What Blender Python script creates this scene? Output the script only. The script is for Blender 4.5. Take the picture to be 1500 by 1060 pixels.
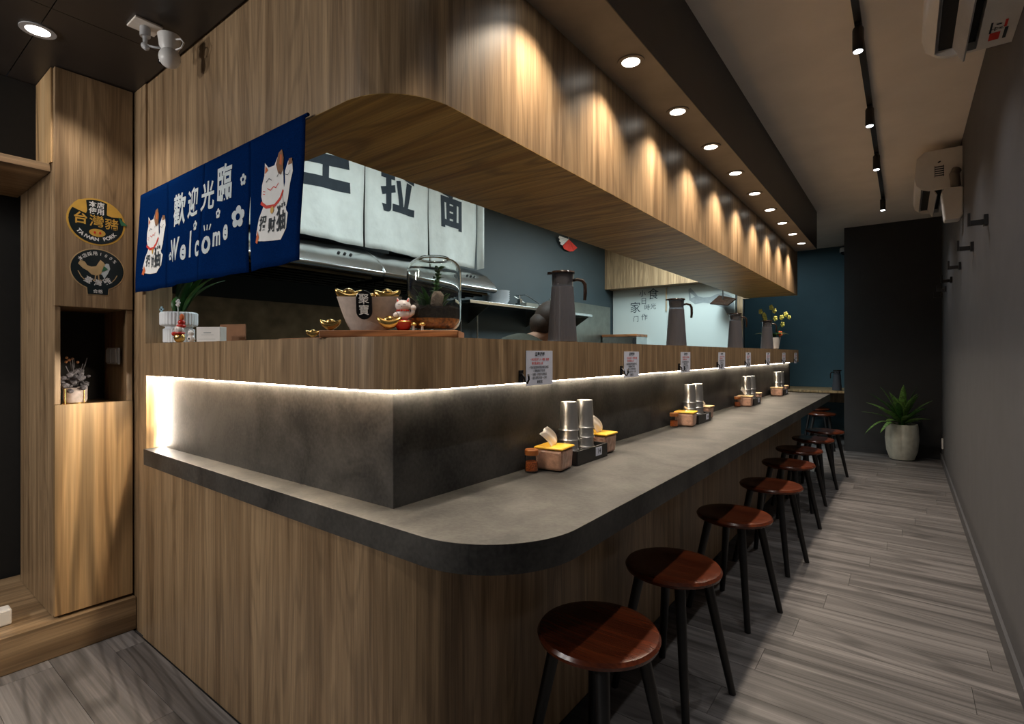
import bpy, bmesh, math, random
from mathutils import Vector, Matrix
random.seed(7)
for o in list(bpy.data.objects): bpy.data.objects.remove(o, do_unlink=True)
S = bpy.context.scene; C = S.collection
PI = math.pi
# ------------------------------------------------------------------ camera, world, exposure
cam = bpy.data.cameras.new('camera'); cam.sensor_width = 36; cam.lens = 36*763/1500
cam.shift_y = -12/1500; cam.clip_start = 0.02
co = bpy.data.objects.new('camera', cam); C.objects.link(co)
co.location = (0, 0, 1.2); co.rotation_euler = (PI/2, 0, math.atan(576/763)); S.camera = co
w = bpy.data.worlds.new('world'); S.world = w; w.use_nodes = True
w.node_tree.nodes['Background'].inputs[0].default_value = (.6, .7, .9, 1)
w.node_tree.nodes['Background'].inputs[1].default_value = 0.05
S.view_settings.view_transform = 'Standard'; S.view_settings.look = 'None'
S.view_settings.gamma = 1; S.view_settings.use_curve_mapping = False
S.view_settings.exposure = 0.0
P_PROFILE = 18.0   # angled LED profile under the near arm of the ledge
P_DOWN, P_TRACK, P_KITCHEN, P_ENTRY, P_FILL, E_LED = 43.0, 20.0, 30.0, 16.0, 52.0, 42.0

def spot(name, loc, power, col, size, blend, parent=None, direction=(0, 0, -1), radius=.02):
    l = bpy.data.lights.new(name, 'SPOT'); l.energy = power; l.color = col
    l.spot_size = math.radians(size); l.spot_blend = blend; l.shadow_soft_size = radius
    o = bpy.data.objects.new(name, l); C.objects.link(o); o.location = loc
    o.rotation_euler = Vector(direction).to_track_quat('-Z', 'Y').to_euler()
    if parent: o.parent = parent
    return o
def area(name, loc, power, col, sx, sy, parent=None):
    l = bpy.data.lights.new(name, 'AREA'); l.energy = power; l.color = col
    l.shape = 'RECTANGLE'; l.size = sx; l.size_y = sy
    o = bpy.data.objects.new(name, l); C.objects.link(o); o.location = loc
    if parent: o.parent = parent
    return o
WARM = (1, .84, .655); NEUT = (1, .90, .78); COOL = (.80, .97, 1)
# kitchen ceiling panels (their housings are built with the ceiling)
for xx, yy, pw_ in ((-2.05, 2.0, .45), (-2.05, 4.1, .55), (-2.1, 5.9, 2.4)): area('light_source', (xx, yy, 2.705), P_KITCHEN*pw_, COOL, .5, 1.1)

# ------------------------------------------------------------------ materials
def N(nt, t, **k):
    n = nt.nodes.new(t)
    for a, b in k.items(): setattr(n, a, b)
    return n
def base(name, col, rough=.5, metal=0, spec=.5, **k):
    m = bpy.data.materials.new(name); m.use_nodes = True; b = m.node_tree.nodes['Principled BSDF']
    b.inputs['Base Color'].default_value = (*col, 1); b.inputs['Roughness'].default_value = rough
    b.inputs['Metallic'].default_value = metal; b.inputs['Specular IOR Level'].default_value = spec
    for a, v in k.items(): b.inputs[a.replace('_', ' ')].default_value = v
    return m, m.node_tree, b
def speckle(name, col, rough=.5, metal=0, spec=.5, scale=30, amt=.12, bump=.0, bscale=None, **k):
    m, nt, b = base(name, col, rough, metal, spec, **k)
    tc = N(nt, 'ShaderNodeTexCoord'); no = N(nt, 'ShaderNodeTexNoise'); no.inputs['Scale'].default_value = scale
    no.inputs['Detail'].default_value = 4
    nt.links.new(tc.outputs['Object'], no.inputs['Vector'])
    r = N(nt, 'ShaderNodeValToRGB')
    r.color_ramp.elements[0].position = .3; r.color_ramp.elements[1].position = .7
    r.color_ramp.elements[0].color = (*[c*(1-amt) for c in col], 1); r.color_ramp.elements[1].color = (*[min(1, c*(1+amt)) for c in col], 1)
    nt.links.new(no.outputs[0], r.inputs[0]); nt.links.new(r.outputs[0], b.inputs['Base Color'])
    if bump:
        n2 = N(nt, 'ShaderNodeTexNoise'); n2.inputs['Scale'].default_value = bscale or scale*4
        nt.links.new(tc.outputs['Object'], n2.inputs['Vector'])
        bp = N(nt, 'ShaderNodeBump'); bp.inputs['Strength'].default_value = bump; bp.inputs['Distance'].default_value = .01
        nt.links.new(n2.outputs[0], bp.inputs['Height']); nt.links.new(bp.outputs[0], b.inputs['Normal'])
    return m
def wood(name, dark, mid, light, axis='z', rough=.4, world=False, sc=1.0, lines=.35, soft=1.0):
    m, nt, b = base(name, mid, rough)
    dark, light = [tuple(m_+(c_-m_)*k_ for m_, c_ in zip(mid, q_)) for q_, k_ in ((dark, soft), (light, soft))]
    if world:
        tc = N(nt, 'ShaderNodeNewGeometry'); src = tc.outputs['Position']
        oi = N(nt, 'ShaderNodeObjectInfo'); mu = N(nt, 'ShaderNodeMath', operation='MULTIPLY'); mu.inputs[1].default_value = 37
        nt.links.new(oi.outputs['Random'], mu.inputs[0])
        ad = N(nt, 'ShaderNodeVectorMath', operation='ADD'); nt.links.new(src, ad.inputs[0]); nt.links.new(mu.outputs[0], ad.inputs[1]); src = ad.outputs[0]
    else:
        tc = N(nt, 'ShaderNodeTexCoord'); src = tc.outputs['Object']
    def mp(a, g):
        n = N(nt, 'ShaderNodeMapping'); v = [a*sc]*3; v['xyz'.index(axis)] = g*sc
        n.inputs['Scale'].default_value = v; nt.links.new(src, n.inputs['Vector']); return n
    def noise(a, g, det, dist=0):
        q = N(nt, 'ShaderNodeTexNoise'); q.inputs['Scale'].default_value = 1; q.inputs['Detail'].default_value = det
        q.inputs['Distortion'].default_value = dist; nt.links.new(mp(a, g).outputs[0], q.inputs['Vector']); return q.outputs[0]
    nA = noise(16, .45, 5, .25); r = N(nt, 'ShaderNodeValToRGB'); e = r.color_ramp.elements
    e[0].position = .33; e[0].color = (*dark, 1); e[1].position = .66; e[1].color = (*light, 1)
    q = e.new(.5); q.color = (*mid, 1); nt.links.new(nA, r.inputs[0])
    nB = noise(150, 3, 3); rb = N(nt, 'ShaderNodeMapRange'); rb.inputs[1].default_value = .3; rb.inputs[2].default_value = .7
    rb.inputs[3].default_value = .72; rb.inputs[4].default_value = 1.12; nt.links.new(nB, rb.inputs[0])
    nC = noise(2.6, .28, 2, .2); mu = N(nt, 'ShaderNodeMath', operation='MULTIPLY'); mu.inputs[1].default_value = 120
    nt.links.new(nC, mu.inputs[0]); sn = N(nt, 'ShaderNodeMath', operation='SINE'); nt.links.new(mu.outputs[0], sn.inputs[0])
    rc = N(nt, 'ShaderNodeMapRange'); rc.inputs[1].default_value = -1; rc.inputs[2].default_value = -.2
    rc.inputs[3].default_value = 1-lines; rc.inputs[4].default_value = 1.0; nt.links.new(sn.outputs[0], rc.inputs[0])
    m1 = N(nt, 'ShaderNodeMath', operation='MULTIPLY'); nt.links.new(rb.outputs[0], m1.inputs[0]); nt.links.new(rc.outputs[0], m1.inputs[1])
    vm = N(nt, 'ShaderNodeVectorMath', operation='SCALE'); nt.links.new(r.outputs[0], vm.inputs[0]); nt.links.new(m1.outputs[0], vm.inputs['Scale'])
    nt.links.new(vm.outputs[0], b.inputs['Base Color'])
    bp = N(nt, 'ShaderNodeBump'); bp.inputs['Strength'].default_value = .12; bp.inputs['Distance'].default_value = .004
    nt.links.new(nB, bp.inputs['Height']); nt.links.new(bp.outputs[0], b.inputs['Normal'])
    return m
def emit(name, col, st):
    m = bpy.data.materials.new(name); m.use_nodes = True; nt = m.node_tree; nt.nodes.clear()
    e = N(nt, 'ShaderNodeEmission'); e.inputs[0].default_value = (*col, 1); e.inputs[1].default_value = st
    o = N(nt, 'ShaderNodeOutputMaterial'); nt.links.new(e.outputs[0], o.inputs[0]); return m
WD = ((.20, .124, .064), (.315, .208, .115), (.44, .300, .170))
M = {}
M['wood_v'] = wood('oak_laminate_vertical', *WD, lines=.2, soft=.85, sc=1.8)
M['wood_x'] = wood('oak_laminate_crosswise', *WD, axis='x', lines=.25, soft=.9, sc=1.1)
M['wood_under'] = wood('bounce_lit_oak_underside', (.36, .20, .045), (.52, .32, .085), (.64, .42, .13), axis='x', lines=.3, soft=.9, sc=1.1)  # warm bounce light from the counter put into the underside colour
M['wood_y'] = wood('oak_laminate_lengthwise', *WD, axis='y', lines=.25, soft=.9, sc=1.1)
M['wood_warm'] = wood('honey_lit_oak', (.34, .20, .09), (.50, .32, .155), (.60, .41, .22), lines=.45, sc=.8)  # honey-coloured wood, also warm light painted onto some oak faces
M['plank'] = wood('grey_oak_floor', (.095, .089, .089), (.160, .151, .151), (.225, .213, .213), axis='x', rough=.45, world=True, sc=.9, lines=.35)
M['board'] = wood('acacia_board', (.12, .04, .015), (.28, .11, .04), (.42, .2, .08), axis='x', sc=2)
def stone():
    m, nt, b = base('slate_stone', (.1, .095, .085), .5, spec=.28)
    tc = N(nt, 'ShaderNodeTexCoord'); n1 = N(nt, 'ShaderNodeTexNoise'); n1.inputs['Scale'].default_value = 5; n1.inputs['Detail'].default_value = 8; n1.inputs['Distortion'].default_value = .6
    n2 = N(nt, 'ShaderNodeTexNoise'); n2.inputs['Scale'].default_value = 90; n2.inputs['Detail'].default_value = 3
    for n in (n1, n2): nt.links.new(tc.outputs['Object'], n.inputs['Vector'])
    r = N(nt, 'ShaderNodeValToRGB'); e = r.color_ramp.elements
    e[0].position = .38; e[0].color = (.026, .026, .026, 1); e[1].position = .64; e[1].color = (.082, .079, .074, 1)
    mx = N(nt, 'ShaderNodeMath', operation='MULTIPLY_ADD'); mx.inputs[1].default_value = .25; nt.links.new(n2.outputs[0], mx.inputs[0]); 
    sb = N(nt, 'ShaderNodeMath', operation='MULTIPLY'); sb.inputs[1].default_value = .78; nt.links.new(n1.outputs[0], sb.inputs[0]); nt.links.new(sb.outputs[0], mx.inputs[2])
    nt.links.new(mx.outputs[0], r.inputs[0]); nt.links.new(r.outputs[0], b.inputs['Base Color'])
    bp = N(nt, 'ShaderNodeBump'); bp.inputs['Strength'].default_value = .15; bp.inputs['Distance'].default_value = .003
    nt.links.new(n2.outputs[0], bp.inputs['Height']); nt.links.new(bp.outputs[0], b.inputs['Normal']); return m
M['stone'] = stone()
M['wall_grey'] = speckle('grey_wall_paint', (.085, .086, .095), .7, scale=6, amt=.08, bump=.08, bscale=160)
M['wall_dark'] = speckle('charcoal_wall_paint', (.028, .028, .03), .75, scale=6, amt=.08)
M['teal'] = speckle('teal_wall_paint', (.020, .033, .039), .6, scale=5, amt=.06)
M['teal_far'] = speckle('far_lit_teal_wall_paint', (.036, .092, .122), .6, scale=5, amt=.06)  # same teal paint, with the far wall's light put into its colour
M['steel_mid'] = speckle('smoked_steel', (.26, .23, .17), .4, .6, scale=9, amt=.3)
M['ceil'] = speckle('warm_white_ceiling_paint', (.93, .86, .79), .85, scale=4, amt=.04)
M['ceil_dark'] = speckle('dark_ceiling_laminate', (.035, .030, .028), .42, scale=10, amt=.1)
M['beam'] = speckle('charcoal_beam_laminate', (.20, .175, .15), .5, scale=10, amt=.1)
M['black'] = speckle('matte_black', (.012, .012, .013), .45, scale=20)
M['black_gloss'] = speckle('gloss_black', (.008, .008, .009), .2, scale=20)
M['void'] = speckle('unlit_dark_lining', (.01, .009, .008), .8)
M['white'] = speckle('white_plastic', (.72, .70, .68), .35, scale=20, amt=.03)
M['white_ceramic'] = speckle('white_ceramic', (.75, .78, .82), .3, scale=20, amt=.04)
M['grey_plastic'] = speckle('grey_plastic', (.45, .45, .46), .4, scale=20, amt=.04)
M['steel'] = speckle('brushed_steel', (.62, .64, .65), .22, 1, scale=12, amt=.08)
M['steel_dull'] = speckle('dull_steel', (.30, .31, .28), .38, 1, scale=9, amt=.12)
M['steel_dark'] = speckle('greasy_dark_steel', (.05, .045, .035), .25, 1, scale=14, amt=.5)
M['navy'] = speckle('navy_cloth', (.002, .017, .085), 1, spec=0.0, scale=300, amt=.25, bump=.3, bscale=700)
M['canvas'] = speckle('white_canvas', (.74, .77, .74), .9, scale=14, amt=.05, bump=.5, bscale=16)
M['ink'] = speckle('dark_ink', (.018, .028, .04), .8, amt=.1)
M['print_white'] = speckle('white_print', (.80, .80, .80), .8, amt=.04)
M['print_grey'] = speckle('pale_grey_print', (.55, .62, .66), .8, amt=.04)
M['print_red'] = speckle('red_print', (.62, .03, .015), .7, amt=.1)
M['print_orange'] = speckle('orange_print', (.62, .13, .03), .7, amt=.1)
M['print_brown'] = speckle('brown_print', (.25, .11, .045), .7, amt=.1)
M['print_gold'] = speckle('gold_print', (.62, .36, .06), .5, amt=.1)
M['print_pink'] = speckle('pink_print', (.75, .38, .32), .7, amt=.1)
M['print_green'] = speckle('green_print', (.03, .16, .08), .7, amt=.1)
M['sticker_black'] = speckle('sticker_black', (.006, .014, .016), .35, amt=.1)
M['tan_print'] = speckle('tan_print', (.55, .38, .19), .5, amt=.15)
M['gold'] = speckle('gold_metal', (.78, .52, .18), .25, 1, scale=30, amt=.1)
M['paper'] = speckle('white_paper', (.62, .65, .78), .8, scale=40, amt=.05)
M['tissue'] = speckle('tissue_paper', (.85, .78, .70), .9, scale=30, amt=.04)
M['tissue_pack'] = speckle('kraft_tissue_pack', (.56, .33, .24), .28, scale=45, amt=.3, bump=.5, bscale=40)
M['lid_yellow'] = speckle('yellow_lid', (.82, .48, .04), .35, scale=30, amt=.06)
M['lid_brown'] = speckle('orange_brown_lid', (.36, .12, .03), .4, scale=30, amt=.1)
M['chili'] = speckle('chili_powder', (.6, .13, .02), .8, scale=200, amt=.5)
M['seat'] = wood('red_stained_seat', (.065, .012, .004), (.10, .020, .006), (.14, .03, .009), axis='x', rough=.25, lines=.2)
M['leg'] = speckle('black_lacquered_wood', (.010, .010, .011), .4, amt=.1)
M['leaf'] = speckle('green_leaf', (.035, .12, .02), .45, scale=25, amt=.5)
M['leaf_dark'] = speckle('dark_green_leaf', (.02, .07, .018), .4, scale=25, amt=.4)
M['leaf_var'] = speckle('variegated_leaf', (.12, .24, .055), .45, scale=45, amt=.75)
M['soil'] = speckle('dark_soil', (.035, .027, .022), .95, scale=120, amt=.8, bump=.8)
M['soil_orange'] = speckle('orange_drainage_layer', (.45, .16, .03), .7, scale=90, amt=.8)
M['rock'] = speckle('pale_rock', (.35, .27, .22), .85, scale=40, amt=.4, bump=.6)
M['pot'] = speckle('pale_concrete_pot', (.55, .56, .50), .8, scale=16, amt=.12, bump=.15)
M['bowl'] = speckle('pinkish_cement_bowl', (.56, .46, .40), .75, scale=60, amt=.1, bump=.15)
M['cat_white'] = speckle('glazed_white', (.8, .74, .72), .25, scale=60, amt=.04)
M['red_glaze'] = speckle('red_glaze', (.5, .02, .012), .25, scale=60, amt=.1)
M['orchid'] = speckle('yellow_green_petal', (.62, .64, .16), .6, scale=60, amt=.3)
M['dried'] = speckle('dusty_dried_flower', (.10, .095, .11), .9, scale=60, amt=.5)
M['marble'] = speckle('grey_pink_marble', (.5, .43, .42), .4, scale=25, amt=.4)
M['skin'] = speckle('skin', (.55, .32, .22), .5, scale=20, amt=.06)
M['hair'] = speckle('dark_brown_hair', (.05, .028, .018), .6, scale=120, amt=.4)
M['shirt'] = speckle('olive_grey_shirt', (.055, .055, .038), .9, scale=40, amt=.15)
M['glove'] = speckle('pale_blue_glove', (.45, .6, .65), .5, scale=40, amt=.05)
M['panel_glass'], _nt, _b = base('frosted_white_back_painted_glass', (.43, .475, .46), .3)
M['cat_grey'] = speckle('grey_mural_print', (.22, .25, .26), .35, scale=25, amt=.1)
M['pale_blue'] = speckle('pale_blue_print', (.3, .5, .6), .6)
M['led'] = emit('led_strip_glow', (1, .86, .66), E_LED)
M['led_v'] = emit('led_strip_end_glow', (1, .90, .76), 130)
M['lamp'] = emit('downlight_glow', (1, .93, .82), 7)
M['lamp_cool'] = emit('spotlight_glow', (.93, .97, 1), 9)
M['lamp_panel'] = emit('kitchen_panel_glow', (.85, .97, 1), 3)
def glass(name, col, rough=.0, ior=1.45, trans=1.0):
    m, nt, b = base(name, col, rough); b.inputs['Transmission Weight'].default_value = trans; b.inputs['IOR'].default_value = ior; return m
M['glass'] = glass('clear_glass', (.97, 1, .99))
M['smoke_glass'] = glass('ribbed_smoked_glass', (.145, .145, .17), .35, 1.3, .5)
M['smoke_clear'] = glass('clear_smoked_glass', (.5, .5, .55), .03, 1.3, .9)
M['jug_lid'] = speckle('brown_translucent_lid', (.025, .014, .010), .2, scale=30)
def hammered():
    m, nt, b = base('hammered_steel', (.78, .77, .75), .34, 1)
    tc = N(nt, 'ShaderNodeTexCoord'); v = N(nt, 'ShaderNodeTexVoronoi'); v.inputs['Scale'].default_value = 150
    bp = N(nt, 'ShaderNodeBump'); bp.inputs['Strength'].default_value = .35; bp.inputs['Distance'].default_value = .001
    nt.links.new(tc.outputs['Object'], v.inputs['Vector']); nt.links.new(v.outputs[0], bp.inputs['Height']); nt.links.new(bp.outputs[0], b.inputs['Normal']); return m
M['cup'] = hammered()

# ------------------------------------------------------------------ mesh helpers
def box(bm, x0, x1, y0, y1, z0, z1, mat=None):
    r = bmesh.ops.create_cube(bm, size=1)
    m4 = Matrix.Translation(((x0+x1)/2, (y0+y1)/2, (z0+z1)/2)) @ Matrix.Diagonal((abs(x1-x0), abs(y1-y0), abs(z1-z0), 1))
    if mat is not None: m4 = mat @ m4
    bmesh.ops.transform(bm, matrix=m4, verts=r['verts']); return r['verts']
def prism(bm, pts, z0, z1, mat=None):
    a = [bm.verts.new((x, y, z0)) for x, y in pts]; b = [bm.verts.new((x, y, z1)) for x, y in pts]; n = len(pts)
    f0 = bm.faces.new(a[::-1]); f1 = bm.faces.new(b)
    for i in range(n): bm.faces.new((a[i], a[(i+1) % n], b[(i+1) % n], b[i]))
    f0.normal_update(); f1.normal_update()
    bmesh.ops.triangulate(bm, faces=[f0, f1])
    if mat is not None: bmesh.ops.transform(bm, matrix=mat, verts=a+b)
def lathe(bm, prof, seg=32, cx=0, cy=0, z=0, rib=None, cap=True, mat=None):
    rings = []
    for r, h in prof:
        ring = []
        for i in range(seg):
            a = 2*PI*i/seg; rr = r*(1+(rib if rib and i % 2 else 0)); ring.append(bm.verts.new((cx+rr*math.cos(a), cy+rr*math.sin(a), z+h)))
        rings.append(ring)
    for A, B in zip(rings, rings[1:]):
        for i in range(seg): bm.faces.new((A[i], A[(i+1) % seg], B[(i+1) % seg], B[i]))
    if cap: bm.faces.new(rings[0][::-1]); bm.faces.new(rings[-1])
    if mat is not None: bmesh.ops.transform(bm, matrix=mat, verts=[v for q in rings for v in q])
def tube(bm, path, rad, seg=8, cap=True):
    path = [Vector(p) for p in path]; n = len(path); rings = []
    rad = rad if isinstance(rad, (list, tuple)) else [rad]*n
    up = Vector((0, 0, 1)); 
    for i, p in enumerate(path):
        t = (path[min(i+1, n-1)]-path[max(i-1, 0)]).normalized()
        a = t.cross(up) if abs(t.dot(up)) < .95 else t.cross(Vector((1, 0, 0))); a.normalize(); b = t.cross(a)
        if i and a.dot(pa) < 0: a, b = -a, -b
        pa = a
        rings.append([bm.verts.new(p+(a*math.cos(2*PI*k/seg)+b*math.sin(2*PI*k/seg))*rad[i]) for k in range(seg)])
    for A, B in zip(rings, rings[1:]):
        for k in range(seg): bm.faces.new((A[k], A[(k+1) % seg], B[(k+1) % seg], B[k]))
    if cap: bm.faces.new(rings[0][::-1]); bm.faces.new(rings[-1])
def ball(bm, c, r, sc=(1, 1, 1), sub=2, mat=None):
    q = bmesh.ops.create_icosphere(bm, subdivisions=sub, radius=r)
    m4 = Matrix.Translation(c) @ (mat if mat is not None else Matrix()) @ Matrix.Diagonal((*sc, 1))
    bmesh.ops.transform(bm, matrix=m4, verts=q['verts']); return q['verts']
def arc(cx, cy, r, a0, a1, n=12):
    return [(cx+r*math.cos(math.radians(a0+(a1-a0)*i/n)), cy+r*math.sin(math.radians(a0+(a1-a0)*i/n))) for i in range(n+1)]
def obj(name, bm, mat, parent=None, smooth=False, bevel=0, kind=None, label=None, loc=None, solid=0):
    bmesh.ops.recalc_face_normals(bm, faces=bm.faces)
    me = bpy.data.meshes.new(name); bm.to_mesh(me); bm.free()
    if mat is not None: me.materials.append(M[mat])
    if smooth: me.shade_smooth() if smooth is True else me.shade_smooth()
    o = bpy.data.objects.new(name, me); C.objects.link(o)
    if smooth == 'auto':
        me.shade_smooth(); me.set_sharp_from_angle(angle=math.radians(35))
    if parent: o.parent = parent
    if loc: o.location = loc
    if bevel:
        b = o.modifiers.new('bevel', 'BEVEL'); b.width = bevel; b.segments = 2; b.limit_method = 'ANGLE'; b.angle_limit = math.radians(40)
    if solid:
        s = o.modifiers.new('solid', 'SOLIDIFY'); s.thickness = solid; s.offset = 0
    if kind: o['kind'] = kind
    if label: o['label'] = label
    return o
def B(fn=None): return bmesh.new()
def tag(o, label, cat, group=None):
    o['label'] = label; o['category'] = cat
    if group: o['group'] = group
    return o
def thing(name, label, cat, loc=(0, 0, 0), rz=0, group=None):
    o = bpy.data.objects.new(name, None); C.objects.link(o); o.empty_display_size = .05
    o.location = loc; o.rotation_euler = (0, 0, rz); return tag(o, label, cat, group)
def dup(root, loc, rz=None, label=None):
    def cp(o, p):
        c = o.copy(); C.objects.link(c)
        if p: c.parent = p
        for ch in [x for x in bpy.data.objects if x.parent is o and x is not c]: cp(ch, c)
        return c
    r = cp(root, None); r.location = loc
    if rz is not None: r.rotation_euler = (0, 0, rz)
    if label: r['label'] = label
    return r
def rbox(x0, x1, y0, y1, z0, z1, name, mat, parent=None, bevel=.002, **k):
    bm = B(); box(bm, x0, x1, y0, y1, z0, z1); return obj(name, bm, mat, parent, bevel=bevel, **k)
def struct(name, bm, mat, parent=None, **k):
    return obj(name, bm, mat, parent, kind=None if parent else 'structure', **k)
def ell(cx, cy, rx, ry, n=24, a0=0, a1=360, rot=0):
    out = []; cr, sr = math.cos(math.radians(rot)), math.sin(math.radians(rot))
    full = abs(a1-a0) >= 360
    for i in range(n if full else n+1):
        a = math.radians(a0+(a1-a0)*i/n); x, y = rx*math.cos(a), ry*math.sin(a); out.append((cx+x*cr-y*sr, cy+x*sr+y*cr))
    return out
_tc = {}
def text_geo(body, off=0.0):
    if (body, off) in _tc: return _tc[(body, off)]
    c = bpy.data.curves.new('t', 'FONT'); c.body = body; c.offset = off; c.align_x = 'CENTER'; c.align_y = 'CENTER'; c.resolution_u = 3
    o = bpy.data.objects.new('t', c); C.objects.link(o); bpy.context.view_layer.update()
    me = bpy.data.meshes.new_from_object(o.evaluated_get(bpy.context.evaluated_depsgraph_get()))
    v = [(p.co.x, p.co.y) for p in me.vertices]; f = [tuple(p.vertices) for p in me.polygons]
    bpy.data.objects.remove(o); bpy.data.curves.remove(c); bpy.data.meshes.remove(me)
    _tc[(body, off)] = (v, f); return v, f
class Deco:
    """flat print built as thin geometry: shapes in (u,v), mapped on a surface by fn(u,v,h)"""
    def __init__(s, fn, maxlen=.03): s.bm = B(); s.fn = fn; s.maxlen = maxlen
    def poly(s, pts, h=.001):
        f = s.bm.faces.new([s.bm.verts.new((x, y, h)) for x, y in pts]); return s
    def stroke(s, pts, wd, h=.001):
        for (x0, y0), (x1, y1) in zip(pts, pts[1:]):
            dx, dy = x1-x0, y1-y0; L = math.hypot(dx, dy) or 1; nx, ny = -dy/L*wd/2, dx/L*wd/2; ex, ey = dx/L*wd*.3, dy/L*wd*.3
            s.poly([(x0-ex-nx, y0-ey-ny), (x1+ex-nx, y1+ey-ny), (x1+ex+nx, y1+ey+ny), (x0-ex+nx, y0-ey+ny)], h)
        return s
    def text(s, body, u, v, size, sx=1, off=0.0, h=.001, rot=0):
        V, F = text_geo(body, off); cr, sr = math.cos(rot), math.sin(rot)
        vs = [s.bm.verts.new((u+(x*cr*sx-y*sr)*size, v+(x*sr*sx+y*cr)*size, h)) for x, y in V]
        for f in F:
            try: s.bm.faces.new([vs[i] for i in f])
            except ValueError: pass
        return s
    def done(s, name, mat, parent=None, label=None, kind=None):
        bm = s.bm; bmesh.ops.triangulate(bm, faces=bm.faces)
        for _ in range(5):
            es = [e for e in bm.edges if e.calc_length() > s.maxlen]
            if not es: break
            bmesh.ops.subdivide_edges(bm, edges=es, cuts=1, use_grid_fill=False); bmesh.ops.triangulate(bm, faces=bm.faces)
        for v in bm.verts: v.co = s.fn(v.co.x, v.co.y, v.co.z)
        me = bpy.data.meshes.new(name); bm.to_mesh(me); bm.free(); me.materials.append(M[mat])
        o = bpy.data.objects.new(name, me); C.objects.link(o)
        if parent: o.parent = parent
        if label: o['label'] = label
        if kind: o['kind'] = kind
        return o

# ------------------------------------------------------------------ SETTING
XR = .33
bm = B(); box(bm, -6, 1.2, -3, 9.1, -.1, -.008); floor = struct('floor', bm, 'wall_dark')
unit = B(); box(unit, 0, 1, 0, 1, 0, 1); ume = bpy.data.meshes.new('plank'); unit.to_mesh(ume); unit.free(); ume.materials.append(M['plank'])
def plank_rows(x0, x1, y0, y1, off):
    wd, ln, g = .178, 1.22, .0007; y = math.floor(y0/wd)*wd; k = int(round(y/wd))
    while y < y1-.001:
        a, b = max(y, y0), min(y+wd, y1); s = x0-((k*.47) % 1)*ln
        while s < x1:
            p, q = max(s, x0), min(s+ln, x1)
            if q-p > .02 and b-a > .01:
                o = bpy.data.objects.new('plank', ume); C.objects.link(o); o.parent = floor
                o.location = (p+g, a+g, -.008); o.scale = (q-p-2*g, b-a-2*g, .008)
            s += ln
        y += wd; k += 1
plank_rows(-2.68, XR, -.35, .815, 0)
plank_rows(-.895, XR, .815, 7.65, 0)
plank_rows(-1.7, -.6, 7.65, 8.88, 0)
def wall(name, x0, x1, y0, y1, z0, z1, mat, parent=None, **k):
    bm = B(); box(bm, x0, x1, y0, y1, z0, z1); return struct(name, bm, mat, parent, **k)
wall('wall_right', XR, XR+.12, -3, 9.1, -.008, 2.9, 'wall_grey')
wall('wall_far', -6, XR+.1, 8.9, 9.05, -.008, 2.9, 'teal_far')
wall('wall_block', -.605, XR, 7.65, 8.9, -.008, 2.76, 'wall_dark')
wall('wall_near', -6, XR+.1, -3.1, -2.95, -.008, 2.9, 'wall_dark')
wall('wall_left', -6.1, -5.9, -3, 9.1, -.008, 2.9, 'wall_dark')
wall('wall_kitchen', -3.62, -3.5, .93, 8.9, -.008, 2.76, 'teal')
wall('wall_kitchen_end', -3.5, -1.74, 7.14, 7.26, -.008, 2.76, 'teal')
bm = B(); box(bm, -3.62, -2.58, .83, .93, -.008, 2.35); box(bm, -3.62, -2.58, .838, .93, 2.35, 2.76); struct('wall_partition', bm, 'wood_v')
bm = B(); box(bm, -.776, XR+.1, -3, 9.0, 2.76, 2.86); box(bm, -3.6, -.776, .86, 9.0, 2.76, 2.86); struct('ceiling', bm, 'ceil')
# dropped dark ceiling at the entrance: slab plus laid panels with open joints
RO = .2
cut = [(-2.58, .838)]+arc(-.985-RO, .838+RO, RO, -90, 0)+[(-.985, 1.10), (-.776, 1.10)]
bm = B(); prism(bm, [(-6, -3), (-.776, -3)]+cut[::-1]+[(-6, .83), (-2.6, .83)], 2.358, 2.5); dc = struct('ceiling_entrance', bm, 'ceil_dark')
ys = [-1.6, -.72, .46, .829]; xs = [-5.0, -3.85, -2.27, -1.2, -.78]
for i in range(3):
    for j in range(4):
        g = .0015; x0, x1, y0, y1 = xs[j]+g, xs[j+1]-g, ys[i]+g, ys[i+1]-g
        if i == 2 and j == 3: pass
        bm = B(); box(bm, x0, x1, y0, y1, 2.35, 2.358); obj('ceiling_panel', bm, 'ceil_dark', dc)
# beam with the downlights in its underside
bm = B(); box(bm, -.985, -.779, 1.10, 6.597, 2.35, 2.76); cbm = struct('ceiling_beam', bm, 'beam')
bm = B(); box(bm, -.7788, -.776, 1.10, 6.6, 2.35, 2.76); box(bm, -.985, -.7788, 6.5972, 6.6, 2.35, 2.76); obj('shaded_face_board', bm, 'ceil_dark', cbm)  # thin dark board added so the beam's unlit faces stay dark
# baseboard right
wall('baseboard_right', XR-.012, XR, -2.9, 7.65, 0, .07, 'wall_grey')
wall('baseboard_far', -.605, XR-.012, 7.64, 7.65, 0, .05, 'wall_dark')

# ------------------------------------------------------------------ overhead bulkhead (canopy over the bar)
bk = thing('overhead_bulkhead', 'long oak-clad overhead bulkhead with rounded corner hanging above the bar', 'bulkhead')
outer = [(-2.58, .838)]+arc(-.985-RO, .838+RO, RO, -90, 0)+[(-.985, 6.73)]
inner = [(-1.54, 6.73), (-1.54, 1.014), (-2.58, 1.014)]
bm = B(); prism(bm, outer+inner, 1.8715, 2.76); obj('cladding', bm, 'wood_v', bk)
bm = B(); prism(bm, outer+inner, 1.87, 1.8712); obj('underside_panel', bm, 'wood_under', bk)
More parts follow.
